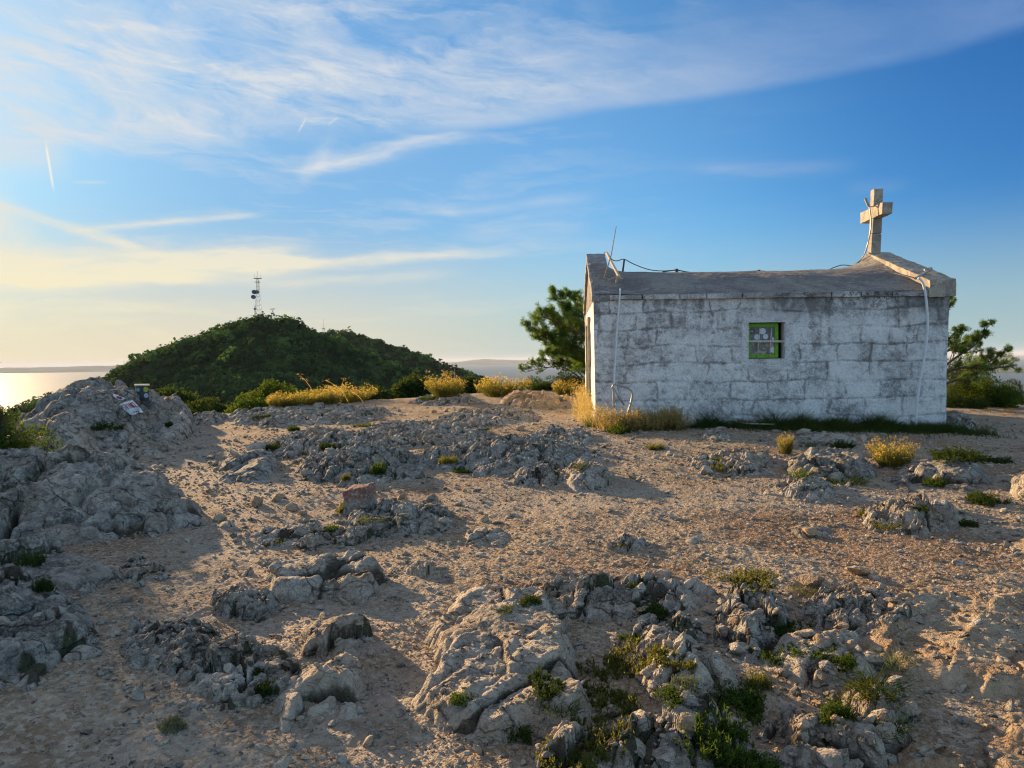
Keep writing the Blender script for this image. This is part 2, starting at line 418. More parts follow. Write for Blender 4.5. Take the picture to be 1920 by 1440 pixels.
def zg(x, y, fine=True):
    x = np.asarray(x, float); y = np.asarray(y, float)
    yy = np.clip(y, -6, 24)
    z = 0.035 * (yy - 1.5) - 0.0020 * np.clip(x, -12, 26) ** 2 * sst(3, 13, yy)
    z = z + 0.10 * sst(-1.2, -3.2, x) * sst(7, 2, y)                     # bank rising on the left
    z = z + 0.055 * vn2(x * 0.35, y * 0.35, 3) + 0.035 * vn2(x * 1.1, y * 1.1, 4)
    s = np.maximum(edge_s(x, y), 0)
    z = z - (0.10 * s ** 1.5 * sst(0, 3, s) / (1 + 0.22 * s ** 0.5)) * (s < 25) - (s >= 25) * (0.46 * (s - 25) + 0.10 * 125 / 2.1)
    if fine:
        near = 1.0 * (s < 30)
        z = z + near * (0.022 * fbm2(x * 3.1, y * 3.1, 8, 3) + 0.010 * fbm2(x * 17, y * 17, 9, 2, 0.6))
        z = z + (s > 6) * 1.2 * fbm2(x / 14.0, y / 14.0, 12, 3) * sst(6, 60, s)
    r = np.hypot(x, y)
    z = np.where(r > 150, np.maximum(z, z_far(x, y)), z)
    return np.maximum(z, -330.0)
def zgs(x, y): return float(zg(np.array([x]), np.array([y]))[0])
_YY = np.concatenate([np.linspace(1.2, 8, 700), np.linspace(8, 40, 1200)])
def gp(px, py):
    """the point of the ground seen at a photo point"""
    d = ray(px, py); P = EYE[None, :] + d[None, :] * (_YY / d[1])[:, None]
    dz_ = P[:, 2] - zg(P[:, 0], P[:, 1], False)
    i = np.argmax(dz_ < 0)
    if dz_[i] >= 0: i = np.argmin(dz_)
    q = P[i]; return np.array([q[0], q[1], zgs(q[0], q[1])])

# ---- one ground sheet: polar grid that is fine around the viewpoint and reaches the coast
th = np.concatenate([np.linspace(-180, -62, 60, endpoint=False), np.linspace(-62, -42, 130, endpoint=False),
                     np.linspace(-42, 42, 1150, endpoint=False), np.linspace(42, 62, 130, endpoint=False), np.linspace(62, 180, 60, endpoint=False)])
th = np.radians(th)
rr = [0.5]
while rr[-1] < 30: rr.append(rr[-1] + max(0.010, 0.0014 * rr[-1] * max(1.0, min(rr[-1] / 1.6, 9)) * 0.75))
while rr[-1] < 3200: rr.append(rr[-1] * 1.012)
rr = np.array(rr)
TH, RR = np.meshgrid(th, rr); gx = np.sin(TH) * RR; gy = np.cos(TH) * RR
gz = zg(gx, gy)
n_t, n_r = len(th), len(rr)
idx = np.arange(n_t * n_r).reshape(n_r, n_t); nx = np.roll(idx, -1, axis=1)
gf = np.stack([idx[:-1], nx[:-1], nx[1:], idx[1:]], -1).reshape(-1, 4)[:, ::-1]
gv = np.stack([gx, gy, gz], -1).reshape(-1, 3)
pth = [(-7.5, 15.2), (-5.4, 11.8), (-4.0, 9.0), (-2.6, 7.0), (-1.7, 5.2), (-1.0, 3.6), (-.6, 1.5)]; pth2 = [(-2.6, 7.0), (0.2, 7.0), (1.2, 9.5), (0.9, 13.5), (-0.5, 18.5)]; pth3 = [(0.2, 7.0), (3.0, 7.2), (6.5, 7.6), (12, 9)]
def dist_line(P, x, y):
    d = np.full(x.shape, 99.0)
    for (ax_, ay_), (bx_, by_) in zip(P[:-1], P[1:]):
        L2 = (bx_ - ax_) ** 2 + (by_ - ay_) ** 2; t = np.clip(((x - ax_) * (bx_ - ax_) + (y - ay_) * (by_ - ay_)) / L2, 0, 1); d = np.minimum(d, np.hypot(x - ax_ - t * (bx_ - ax_), y - ay_ - t * (by_ - ay_)))
    return d
dp_ = np.minimum(dist_line(pth, gx, gy), np.minimum(dist_line(pth2, gx, gy) + .25, dist_line(pth3, gx, gy) + .2)) + .35 * fbm2(gx * 1.3, gy * 1.3, 66, 3)
gme = mesh_np('ground', gv, gf, True, sst(1.15, 0.45, dp_).ravel())

m, nt, b = new_mat('stony_ground', 0.95, 0.15); p = pos(nt)
n1 = noise(nt, p, 0.55, 5, 0.6, 0.5); n2 = noise(nt, p, 3.0, 6, 0.65, 0.3); n3 = noise(nt, p, 28, 5, 0.7); n4 = noise(nt, p, 110, 3, 0.7)
v1 = voro(nt, p, 42, 'F1', 'Distance'); vc = voro(nt, p, 42, 'F1', 'Color')
v2 = voro(nt, p, 95, 'F1', 'Distance')
c = mixc(nt, n2.step(0.35, 0.65), (0.225, 0.16, 0.10), (0.35, 0.27, 0.185))
c = mixc(nt, n1.step(0.46, 0.64) * 0.75, c, (0.24, 0.135, 0.07))
c = mixc(nt, n3.step(0.5, 0.66) * 0.6, c, (0.44, 0.38, 0.30))
c = mixc(nt, n4.step(0.52, 0.68) * 0.5, c, (0.07, 0.055, 0.042))
vv_ = nt.nodes.new('ShaderNodeSeparateColor'); nt.links.new(vc.k, vv_.inputs[0])
c = mixc(nt, E(nt, vv_.outputs[0]).step(0.45, 0.95) * 0.55, c, (0.44, 0.39, 0.32))
c = mixc(nt, E(nt, vv_.outputs[1]).step(0.60, 1.0) * 0.6, c, (0.10, 0.08, 0.065))
ga = nt.nodes.new('ShaderNodeAttribute'); ga.attribute_name = 'tint'; gp_ = E(nt, ga.outputs['Fac'])      # trodden, paler and finer
c = mixc(nt, gp_ * n2.step(0.30, 0.60) * 0.55, c, (0.33, 0.285, 0.235))
c = mixc(nt, (gp_ * -1.0 + 1.0) * n1.step(0.50, 0.60) * n3.step(0.62, 0.45) * 0.55, c, (0.17, 0.10, 0.055))
# scrub-covered slopes beyond the rim
gpos = nt.nodes.new('ShaderNodeSeparateXYZ'); nt.links.new(p, gpos.inputs[0])
far = E(nt, gpos.outputs[1]).step(26.0, 34.0)
nf = noise(nt, p, 0.06, 6, 0.7)
scrub = mixc(nt, nf.step(0.60, 0.70), (0.020, 0.040, 0.014), (0.17, 0.17, 0.15))
c = mixc(nt, far, c, scrub)
setc(nt, b, c)
hh = (v1 * -0.5 + v2 * -0.25 + n3 * 0.55 + n2 * 0.5 + n4 * 0.12)
bump(nt, b, hh, 0.9, 0.022)
M['ground'] = m
ground = link('ground', gme, m); tag(ground, 'stony reddish summit ground with gravel, falling away to wooded slopes', 'ground', kind='structure')

# ---- sea and far land
m, nt, b = new_mat('sea_water', 0.42, 0.12); p = pos(nt)
b.inputs['IOR'].default_value = 1.33
w = noise(nt, scl(nt, p, (0.004, 0.0013, 1)), 1.0, 6, 0.6)
setc(nt, b, mixc(nt, w.step(0.3, 0.7), (0.035, 0.075, 0.10), (0.06, 0.11, 0.135)))
bump(nt, b, noise(nt, scl(nt, p, (0.05, 0.03, 1)), 1.0, 6, 0.7), 0.35, 3.0)
SEA = -300.0
k_ = 150000.0
sea = link('sea', mesh_np('sea', [(-k_, -8000, SEA), (k_, -8000, SEA), (k_, k_, SEA), (-k_, k_, SEA)], [(0, 1, 2, 3)]), m)
tag(sea, 'calm hazy sea reaching the horizon', 'sea', kind='structure')
M['farland'] = flat_mat('far_land', (0.10, 0.13, 0.10), 1.0, 0.0, 0.4, 0.0006)
def far_land(name, tab, Y, depth, label):
    P = [at(px, py, Y) for px, py in tab]; xs = np.array([q[0] for q in P]); zs = np.array([q[2] for q in P])
    X = np.linspace(xs[0], xs[-1], 260); D = np.linspace(-1, 1, 31)
    XX, DD = np.meshgrid(X, D); H = np.interp(XX, xs, zs) - SEA
    n = fbm2(XX / 1500.0, DD * 2, 77, 5, 0.55)
    Z = SEA + H * (1 - np.abs(DD)) ** 0.8 * (1 + 0.22 * n) - 4
    id_ = np.arange(XX.size).reshape(XX.shape)
    f = np.stack([id_[:-1, :-1], id_[:-1, 1:], id_[1:, 1:], id_[1:, :-1]], -1).reshape(-1, 4)
    o = link(name, mesh_np(name, np.stack([XX, Y + DD * depth, Z], -1).reshape(-1, 3), f, True), M['farland'])
    return tag(o, label, 'hills', kind='structure')
far_land('far_island', [(-200, 697), (-60, 690), (100, 688), (240, 684), (330, 688)], 33000, 4000, 'low hazy island on the sea horizon')
far_land('far_island', [(790, 684), (850, 679), (905, 673), (960, 675), (1040, 676), (1100, 680)], 45000, 5000, 'faint hazy ridge across the sea')
far_land('far_coast', [(1500, 705), (1720, 686), (1800, 688), (1880, 694), (1960, 696), (2200, 688), (2600, 690)], 14000, 3500, 'blue hazy coast behind the chapel')

# haze: pale even air, sky outside
hb = MB().box((-k_ - 10, -8010, SEA - 35), (2 * k_ + 20, 0, 0), (0, k_ + 8020, 0), (0, 0, -SEA + 35 + 180))
hm = bpy.data.materials.new('haze_air'); hm.use_nodes = True; hn = hm.node_tree; hn.nodes.clear()
ho = hn.nodes.new('ShaderNodeOutputMaterial'); hv = hn.nodes.new('ShaderNodeVolumePrincipled')
hv.inputs['Color'].default_value = (0.80, 0.88, 1.0, 1); hv.inputs['Density'].default_value = 1.5e-5; hv.inputs['Anisotropy'].default_value = 0.0
hn.links.new(hv.outputs[0], ho.inputs['Volume'])
haze = hb.build('haze', hm); tag(haze, 'thin bluish haze over the sea and the hills', 'haze', kind='stuff')

# ------------------------------------------------------------------ rock outcrops
def rockfield(x, y, u, v, seed, style, H, cell):
    """height above the ground of a fractured limestone outcrop; u,v run -1..1 over the footprint"""
    w1 = fbm2(x * 1.6 / cell, y * 1.6 / cell, seed, 3); w2 = fbm2(x * 1.6 / cell + 9, y * 1.6 / cell, seed + 5, 3)
    rad = np.sqrt(u * u + v * v) + 0.30 * fbm2(u * 1.7 + seed, v * 1.7, seed + 2, 4, 0.6)
    if style == 'dome': rad = np.sqrt(u * u + v * v) + 0.15 * fbm2(u * 1.7 + seed, v * 1.7, seed + 2, 4, 0.55)
    if style in ('slab', 'flat'): rad = (np.abs(u) ** 3.2 + np.abs(v) ** 3.2) ** (1 / 3.2) * (1 + 0.10 * np.sin(5 * np.arctan2(v, u) + seed)) + 0.14 * fbm2(u * 1.7 + seed, v * 1.7, seed + 2, 4, 0.6)
    mask = 1 - rad
    # strata run from lower left to upper right
    ca, sa = math.cos(R(52)), math.sin(R(52))
    a_ = (x * ca + y * sa); b_ = (-x * sa + y * ca)
    sc, st = {'slab': (0.8, 2.0), 'dome': (0.80, 1.35), 'flat': (0.8, 2.0), 'block': (1.35, 1.4), 'crag': (1.7, 1.5)}[style]
    a2, b2 = a_ * sc / (cell * st), b_ * sc / cell
    f1, f2, ra, rb, ox, oy = wor2(a2 + 0.35 * w1, b2 + 0.35 * w2, seed)
    g1, g2, rc, rd, px_, py_ = wor2(a2 * 2.6 + 0.4 * w2, b2 * 2.6 + 0.4 * w1, seed + 3)
    k1, k2, re, rf, qx, qy = wor2(a2 * 6.5, b2 * 6.5, seed + 4)
    L1 = cell / sc; L2 = L1 / 2.6; L3 = L1 / 6.5
    blk = (ra - 0.5) * 0.9 + 1.9 * (ox * (rb - 0.45) + oy * (((ra * 7.3) % 1) - 0.62))
    blk2 = (rc - 0.5) * 0.9 + 1.9 * (px_ * (rd - 0.5) + py_ * (((rc * 5.7) % 1) - 0.55))
    blk3 = (re - 0.5) + 1.2 * (qx * (rf - 0.6) + qy * (re - 0.6))
    c1 = np.exp(-((f2 - f1) / 0.06) ** 2); c2 = np.exp(-((g2 - g1) / 0.10) ** 2) * (rb > 0.3)
    rg = ridg2(a2 * 1.1 + 3, b2 * 1.9, seed + 7, 4, 0.5) - 1.0
    big = fbm2(x * 1.3 / cell + 2, y * 1.3 / cell, seed + 9, 3)
    if style == 'dome':
        prof = np.sqrt(np.clip(mask * 1.5, 0, 1)) + np.minimum(mask, 0) * 2.0
        pits = np.clip(vn2(x * 3.1 / cell + 4, y * 3.1 / cell, seed + 21) - 0.20, 0, 1)
        h = H * prof * (1 + 0.35 * big) - 0.30 * cell * pits * (mask > 0)
        A = (0.12, 0.15, 0.30, 0.06, 0.22, 0.18)
        h = h + 0.028 * (ridg2(x * 4.5, y * 4.5, seed + 41, 3) - 0.9) * sst(0, .1, mask)
    elif style == 'slab':
        prof = sst(-0.02, 0.42, mask) * (0.6 + 0.4 * sst(0, 1, mask)) + np.minimum(mask, 0) * 1.5
        h = H * prof * (0.62 + 0.36 * u + 0.20 * v + 0.22 * big)
        A = (0.14, 0.08, 0.10, 0.03, 0.16, 0.05)
    elif style == 'flat':
        prof = sst(-0.02, 0.24, mask) + np.minimum(mask, 0) * 1.5
        h = H * prof * (0.85 + 0.18 * u + 0.35 * big)
        A = (0.05, 0.06, 0.10, 0.02, 0.05, 0.05)
    elif style == 'block':
        prof = sst(-0.08, 0.75, mask) ** 0.85 + np.minimum(mask, 0) * 1.2
        h = H * prof * (0.78 + 0.5 * big)
        A = (0.36, 0.34, 0.26, 0.03, 0.30, 0.26)
    else:
        prof = sst(-0.08, 0.85, mask) ** 0.85 + np.minimum(mask, 0) * 1.2
        h = H * prof * (0.82 + 0.6 * big)
        A = (0.30, 0.32, 0.28, 0.08, 0.24, 0.24)
    pm = sst(-0.06, 0.22, mask)
    h = h + pm * (A[0] * L1 * blk + A[1] * L2 * blk2 + A[2] * L3 * blk3 + A[3] * L1 * rg) - pm * (A[4] * L1 * c1 + A[5] * L2 * c2)
    if style == 'crag': h = h + pm * 0.05 * (ridg2(x * 4.2, y * 4.2, seed + 13, 3) - 0.8) 
    h = h + 0.02 * pm
    mic = 0.014 * fbm2(x * 14, y * 14, seed + 11, 3, 0.6) + 0.006 * fbm2(x * 46, y * 46, seed + 12, 2)
    q_ = {'slab': .25, 'flat': .25, 'crag': .45, 'dome': .45}.get(style, 1.0)
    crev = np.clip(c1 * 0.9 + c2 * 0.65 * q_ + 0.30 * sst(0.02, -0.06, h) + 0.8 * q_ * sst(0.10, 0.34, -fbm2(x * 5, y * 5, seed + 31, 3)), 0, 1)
    return h + mic * sst(-0.1, 0.1, mask) - 0.012 - 0.05 * H - 0.30 * np.maximum(-mask - 0.05, 0), crev
OUT = []   # (x, y, radius) of each outcrop for the scatter
rock_bvh = {}
def outcrop(x0, x1, yf, yb, H, style, mat, label, cell=0.42, name='rock_outcrop', cat='rock', group=None, seed=None, dens=1.0):
    xm = (x0 + x1) / 2
    A = gp(xm, yf); B = gp(xm, yb); c = (A + B) / 2
    hw = (gp(x1, (yf + yb) / 2)[0] - gp(x0, (yf + yb) / 2)[0]) / 2; hd = max(np.hypot(*(B - A)[:2]) / 2, 0.10)
    seed = seed or int(abs(x0 * 13 + yf * 7)) % 9973 + 11
    d = np.hypot(c[0], c[1]); cellp = max(0.0019 * d, 0.0045) / dens
    nx_, ny_ = int(np.clip(2.7 * hw / cellp, 24, 330)), int(np.clip(2.7 * hd / cellp * 0.8, 24, 330))
    U, V = np.meshgrid(np.linspace(-1.5, 1.5, nx_), np.linspace(-1.5, 1.5, ny_))
    ang = math.atan2(B[0] - A[0], B[1] - A[1]) * 0.8
    X = c[0] + U * hw + V * hd * math.sin(ang); Y = c[1] + V * hd * math.cos(ang)
    h, crev = rockfield(X, Y, U, V, seed, style, H, cell)
    Z = zg(X, Y, False) + h
    # keep only the part that stands out of the ground, with a skirt below
    keep = (h > -0.10)
    id_ = np.arange(X.size).reshape(X.shape)
    kf = keep[:-1, :-1] | keep[1:, :-1] | keep[:-1, 1:] | keep[1:, 1:]
    f = np.stack([id_[:-1, :-1], id_[:-1, 1:], id_[1:, 1:], id_[1:, :-1]], -1)[kf]
    used, inv = np.unique(f.ravel(), return_inverse=True)
    v = np.stack([X, Y, Z], -1).reshape(-1, 3)[used]; f = inv.reshape(-1, 4)
    loc = np.array([c[0], c[1], zgs(c[0], c[1])])
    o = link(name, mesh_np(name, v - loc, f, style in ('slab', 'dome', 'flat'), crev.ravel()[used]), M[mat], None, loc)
    tag(o, label, cat, group)
    OUT.append((c[0], c[1], hw, hd, H))
    rock_bvh[label] = (v, f)
    return o
ROCKS = [
 (62, 305, 846, 778, 0.88, 'dome', 'rock_dark', 'large grey dome of rock at the far left carrying the painted trail mark', 1.3),
 (38, 205, 866, 812, 0.60, 'dome', 'rock', 'low rounded boulder leaning against the painted rock behind the juniper', 0.9),
 (272, 354, 812, 775, 0.60, 'dome', 'rock_dark', 'rounded lichen-spotted boulder right of the sticker box', 0.7),
 (300, 362, 830, 800, 0.36, 'dome', 'rock', 'cracked egg-shaped boulder at the foot of the painted rock', 0.45),
 (150, 330, 858, 825, 0.26, 'crag', 'rock', 'broken ledge along the path below the painted rock', 0.35),
 (352, 425, 798, 778, 0.22, 'block', 'rock', 'small jumbled rocks at the rim right of the painted rock', 0.35),
 (-330, 358, 1035, 905, 0.60, 'dome', 'rock_dark', 'big weathered boulder with dark pits at the left edge in shade', 1.05),
 (-200, 235, 1120, 1045, 0.26, 'slab', 'rock_dark', 'tilted ledges at the foot of the big pitted boulder', 0.6),
 (-220, 205, 1310, 1110, 0.34, 'block', 'rock_dark', 'blocky lichen-covered rock in the lower left corner', 0.55),
 (200, 330, 1095, 1050, 0.08, 'block', 'rock', 'flat rubble beside the pitted boulder', 0.25),
 (425, 720, 800, 752, 0.22, 'crag', 'rock', 'long furrowed ridge of grey rock below the golden bushes', 0.45),
 (405, 525, 905, 850, 0.27, 'slab', 'rock_dark', 'wedge-shaped grey slab beside the shaded path', 0.6),
 (490, 720, 868, 812, 0.18, 'crag', 'rock', 'middle ledges between the wedge slab and the furrowed ridge', 0.45),
 (555, 800, 912, 845, 0.36, 'crag', 'rock_dark', 'dark craggy outcrop behind the red-topped marker stone', 0.42),
 (780, 1130, 892, 828, 0.27, 'crag', 'rock_dark', 'wide craggy outcrop in the middle with tufts in its cracks', 0.42),
 (640, 920, 838, 795, 0.14, 'crag', 'rock', 'low ribs of rock above the dark craggy outcrop', 0.4),
 (945, 1080, 918, 884, 0.15, 'block', 'rock', 'thin slab and rubble left of the angular boulder', 0.3),
 (1050, 1145, 924, 882, 0.20, 'dome', 'rock', 'angular boulder at the right end of the middle outcrops', 0.4),
 (820, 1010, 800, 770, 0.10, 'crag', 'rock', 'worn low rock patch on the way to the rim', 0.4),
 (770, 905, 762, 744, 0.18, 'crag', 'rock', 'pale rocks on the skyline between two golden bushes', 0.4),
 (940, 1050, 768, 742, 0.22, 'dome', 'rock_tan', 'earthy brown mound below the skyline bush', 0.7),
 (985, 1120, 838, 806, 0.10, 'crag', 'rock', 'trodden rock hump in front of the chapel corner', 0.4),
 (465, 720, 1035, 990, 0.10, 'block', 'rock', 'broken stone row in front of the marker stone', 0.28),
 (640, 850, 1012, 950, 0.15, 'crag', 'rock_dark', 'dark mossy crag right of the marker stone', 0.3),
 (495, 730, 1130, 1068, 0.15, 'flat', 'rock', 'smooth grey whaleback slab with one crack', 0.8),
 (390, 525, 1165, 1112, 0.11, 'crag', 'rock_dark', 'dark furrowed rock beside the whaleback slab', 0.25),
 (870, 958, 1026, 994, 0.06, 'slab', 'rock_pale', 'small pale slab set in the sunlit gravel', 0.3),
 (745, 842, 1082, 1052, 0.07, 'block', 'rock_pale', 'pair of pale blocks casting a long shadow', 0.25),
 (1140, 1215, 1036, 1012, 0.05, 'crag', 'rock', 'tiny rock hump in the middle of the gravel', 0.2),
 (1480, 1560, 1008, 985, 0.03, 'slab', 'rock', 'low flat rock right of the gravel', 0.3),
 (500, 690, 1370, 1245, 0.20, 'slab', 'rock_pale', 'pale wedge slab with a sunlit crest in the lower left', 0.55),
 (560, 720, 1240, 1180, 0.15, 'slab', 'rock', 'knobbly rock above the pale wedge slab', 0.35),
 (330, 560, 1330, 1210, 0.11, 'block', 'rock', 'shaded rubble outcrop left of the pale wedge slab', 0.25),
 (210, 430, 1260, 1170, 0.09, 'crag', 'rock_dark', 'low dark rubble ledges in the shaded gravel', 0.25),
 (812, 1062, 1285, 1115, 0.12, 'flat', 'rock_pale', 'broad pale slab with cracks, upper one of two in the foreground', 0.75),
 (785, 1100, 1400, 1225, 0.14, 'flat', 'rock_pale', 'broad pale slab with tufts, lower one of two in the foreground', 0.7),
 (930, 1340, 1170, 1085, 0.13, 'crag', 'rock', 'arc of weathered rock above the two broad slabs', 0.32),
 (1340, 1480, 1250, 1095, 0.25, 'block', 'rock_dark', 'upright dark-capped rock pile in the foreground', 0.3),
 (1490, 1760, 1200, 1110, 0.13, 'crag', 'rock', 'rugged rock patch left of the smooth tan slabs', 0.3),
 (1170, 1330, 1250, 1150, 0.13, 'block', 'rock', 'crumbly rock spur pointing at the green ground cover', 0.22),
 (1190, 1400, 1330, 1235, 0.17, 'block', 'rock_pale', 'humped pale rocks in the middle of the foreground thyme', 0.34),
 (1080, 1400, 1460, 1335, 0.20, 'block', 'rock', 'big angular blocks at the bottom edge beside the thyme', 0.36),
 (1430, 1640, 1290, 1200, 0.11, 'slab', 'rock_pale', 'flat pale ledge with a wavy crack', 0.4),
 (1560, 1720, 1380, 1290, 0.15, 'block', 'rock', 'spotted grey rocks right of the yellow-green tuft', 0.34),
 (1400, 1720, 1480, 1350, 0.20, 'block', 'rock', 'large split blocks at the bottom edge near the corner', 0.45),
 (1600, 2150, 1300, 1110, 0.055, 'flat', 'rock_tan', 'smooth tan slab lit by the sun, upper of the two at the right edge', 1.1),
 (1690, 2200, 1520, 1300, 0.055, 'flat', 'rock_tan', 'smooth tan slab lit by the sun in the bottom right corner', 1.1),
 (1000, 1160, 1490, 1390, 0.12, 'block', 'rock_pale', 'pale stones at the bottom edge below the two broad slabs', 0.25),
 (1290, 1480, 892, 852, 0.16, 'crag', 'rock', 'low crag with tufts in front of the chapel window', 0.32),
 (1480, 1640, 905, 864, 0.20, 'dome', 'rock_dark', 'half-buried boulder with dark grass on its front', 0.5),
 (1650, 1850, 935, 862, 0.26, 'slab', 'rock_dark', 'long pale-spotted rock in front of the chapel right corner', 0.7),
 (1455, 1575, 940, 902, 0.13, 'crag', 'rock', 'jagged rock just below the half-buried boulder', 0.3),
 (1600, 1810, 1002, 945, 0.19, 'crag', 'rock', 'ribbed rock with grass in its folds at the right', 0.4),
 (1885, 2010, 948, 908, 0.17, 'dome', 'rock', 'brown squared boulder cut by the right edge', 0.6),
 (1465, 1610, 842, 816, 0.12, 'slab', 'rock', 'flat pale rocks against the grass below the chapel wall', 0.5),
 (1310, 1372, 828, 810, 0.09, 'dome', 'rock', 'single pale hump at the foot of the chapel wall', 0.3),
 (1850, 1990, 1045, 1012, 0.08, 'slab', 'rock_tan', 'flat stones at the right edge in the sun', 0.4),
 (1760, 1830, 806, 788, 0.18, 'dome', 'rock_dark', 'dark rock beside the far right corner of the chapel', 0.4),
 (-9300, -420, 1160, 960, 1.15, 'dome', 'rock_dark', 'tall rock bank beyond the left edge', 1.2),
]
for r_ in ROCKS:
    x0, x1, yf, yb, H, st, mt, lab, cell = r_
    if x0 < -1000: continue
    H *= {'flat': 1.0, 'dome': 0.92, 'slab': 0.72, 'block': 0.68, 'crag': 0.62}[st] if yf > 1000 or st == 'dome' else {'flat': 1.0, 'slab': .85, 'block': .85, 'crag': .72}[st]
    if lab.startswith('big weathered'): H *= 0.90
    outcrop(x0, x1, yf, yb, H, st, mt, lab, cell)
# ------------------------------------------------------------------ chapel
A_ = R(3.9); CO = at(1116, 795, 13.0); CO[2] = 0
UD = np.array([math.cos(A_), -math.sin(A_), 0]); VD = np.array([math.sin(A_), math.cos(A_), 0]); ZD = np.array([0, 0, 1.0])
CL, CW = 6.12, 5.0
def CP(u, v, w): return CO + u * UD + v * VD + w * ZD
def wallhit(px, py, v=0.0):
    d = ray(px, py); nrm = VD; t = np.dot(CP(0, v, 0) - EYE, nrm) / np.dot(d, nrm); q = EYE + d * t
    return np.dot(q - CO, UD), q[2]
base = np.array([*CP(CL / 2, CW / 2, 0)[:2], 0.25])
chapel = empty('chapel', base)
tag(chapel, 'small whitewashed stone chapel with a stone cross on its right gable', 'chapel')
def grid_box(o, x, y, z, res=0.05, amp=0.008, fr=6.0, chip=0.0, seed=1):
    """a box whose six faces are fine grids, pushed by one continuous noise so that the seams stay closed"""
    o, x, y, z = (np.array(a, float) for a in (o, x, y, z)); V = []; Fc = []; n0 = 0
    def face(p, a, b):
        nonlocal n0
        na = max(2, int(np.linalg.norm(a) / res) + 1); nb = max(2, int(np.linalg.norm(b) / res) + 1)
        s, t = np.meshgrid(np.linspace(0, 1, na), np.linspace(0, 1, nb))
        g = p + s[..., None] * a + t[..., None] * b; id_ = np.arange(na * nb).reshape(nb, na) + n0
        V.append(g.reshape(-1, 3)); n0 += na * nb
        Fc.append(np.stack([id_[:-1, :-1], id_[:-1, 1:], id_[1:, 1:], id_[1:, :-1]], -1).reshape(-1, 4))
    face(o, y, x); face(o + z, x, y); face(o, x, z); face(o + x, y, z); face(o + x + y, -x, z); face(o + y, -y, z)
    V = np.concatenate(V); c = o + (x + y + z) / 2
    for k in range(3):
        q = V * fr + 31.7 * k
        V[:, k] += amp * (vn3(q[:, 0], q[:, 1], q[:, 2], seed + k) * 1.6 + 0.6 * vn3(q[:, 0] * 3, q[:, 1] * 3, q[:, 2] * 3, seed + 9 + k))
    if chip:
        d = (V - c); L = np.stack([np.abs(d @ (a / np.dot(a, a)) * 2) for a in (x, y, z)], -1); L.sort(axis=1)
        e = sst(0.80, 1.0, L[:, 1]); V -= (d * (chip * e * (0.5 + vn3(V[:, 0] * 9, V[:, 1] * 9, V[:, 2] * 9, seed + 5)))[:, None])
    return V, np.concatenate(Fc)
def put_np(name, parts, mat, parent=None, smooth=False, loc=None, attr=None):
    vs, fs, n = [], [], 0
    for v, f in parts: vs.append(v); fs.append(f + n); n += len(v)
    v = np.concatenate(vs); f = np.concatenate(fs)
    if parent is not None:
        bl = np.zeros(3); q = parent
        while q is not None: bl += np.array(q.location); q = q.parent
        return link(name, mesh_np(name, v - bl, f, smooth, attr), mat, parent)
    loc = v.mean(0) * [1, 1, 0] + [0, 0, v[:, 2].min()] if loc is None else np.array(loc)
    return link(name, mesh_np(name, v - loc, f, smooth, attr), mat, None, loc)
def part(mb, name, mat, parent, smooth=False, bevel=0):
    bl = np.zeros(3); q = parent
    while q is not None: bl += np.array(q.location); q = q.parent
    return_o = MB(); return_o.v = [tuple(np.array(p) - bl) for p in mb.v]; return_o.f = mb.f
    return return_o.build(name, mat, parent, None, smooth, bevel)

# whitewashed masonry: 'tint' is how far the wash still covers the stone
m, nt, b = new_mat('whitewashed_masonry', 0.9, 0.2); p = pos(nt)
at_ = nt.nodes.new('ShaderNodeAttribute'); at_.attribute_name = 'tint'; ti = E(nt, at_.outputs['Fac'])
n1 = noise(nt, p, 1.3, 5, 0.65, 0.5); n2 = noise(nt, p, 7, 7, 0.7, 0.3); n3 = noise(nt, p, 38, 5, 0.7); n4 = noise(nt, p, 85, 3, 0.65)
cover = (ti + (n2 - 0.5) * 0.9 + (n3 - 0.5) * 0.8)
c = mixc(nt, cover.step(0.25, 0.75), (0.25, 0.24, 0.235), (0.86, 0.85, 0.84))
n5 = noise(nt, p, 62, 4, 0.75, 0.4)
c = mixc(nt, n5.step(0.52, 0.60) * cover.step(1.0, 0.35) * 0.9, c, (0.13, 0.13, 0.14))
c = mixc(nt, n4.step(0.57, 0.63) * 0.8, c, (0.09, 0.09, 0.10))
c = mixc(nt, n3.step(0.60, 0.68) * 0.6, c, (0.17, 0.165, 0.16))
wz = nt.nodes.new('ShaderNodeSeparateXYZ'); nt.links.new(p, wz.inputs[0])
top = E(nt, wz.outputs[2]).step(2.05, 2.7) * E(nt, wz.outputs[0]).step(3.0, 5.5)
c = mixc(nt, (top * 0.9 + 0.06) * (n2 * 0.6 + n3 * 0.4).step(0.47, 0.57), c, (0.07, 0.07, 0.062))
setc(nt, b, c)
bump(nt, b, n2 * 0.8 + n3 * 0.7 + n5 * 0.5 + n4 * 0.35, 0.9, 0.025)
M['wash'] = m
m, nt, b = new_mat('weathered_concrete', 0.95, 0.15); p = pos(nt)
n1 = noise(nt, p, 1.1, 5, 0.65, 0.8); n2 = noise(nt, scl(nt, p, (3, 10, 3)), 1.0, 7, 0.7, 0.6); n3 = noise(nt, p, 50, 5, 0.7)
c = mixc(nt, n1.step(0.38, 0.62), (0.22, 0.21, 0.205), (0.38, 0.35, 0.31))
c = mixc(nt, n2.step(0.55, 0.66) * 0.7, c, (0.50, 0.47, 0.43))
c = mixc(nt, n3.step(0.50, 0.60) * 0.85, c, (0.06, 0.06, 0.062))
n6 = noise(nt, p, 14, 6, 0.75, 0.6); c = mixc(nt, n6.step(0.54, 0.64) * 0.7, c, (0.085, 0.083, 0.08))
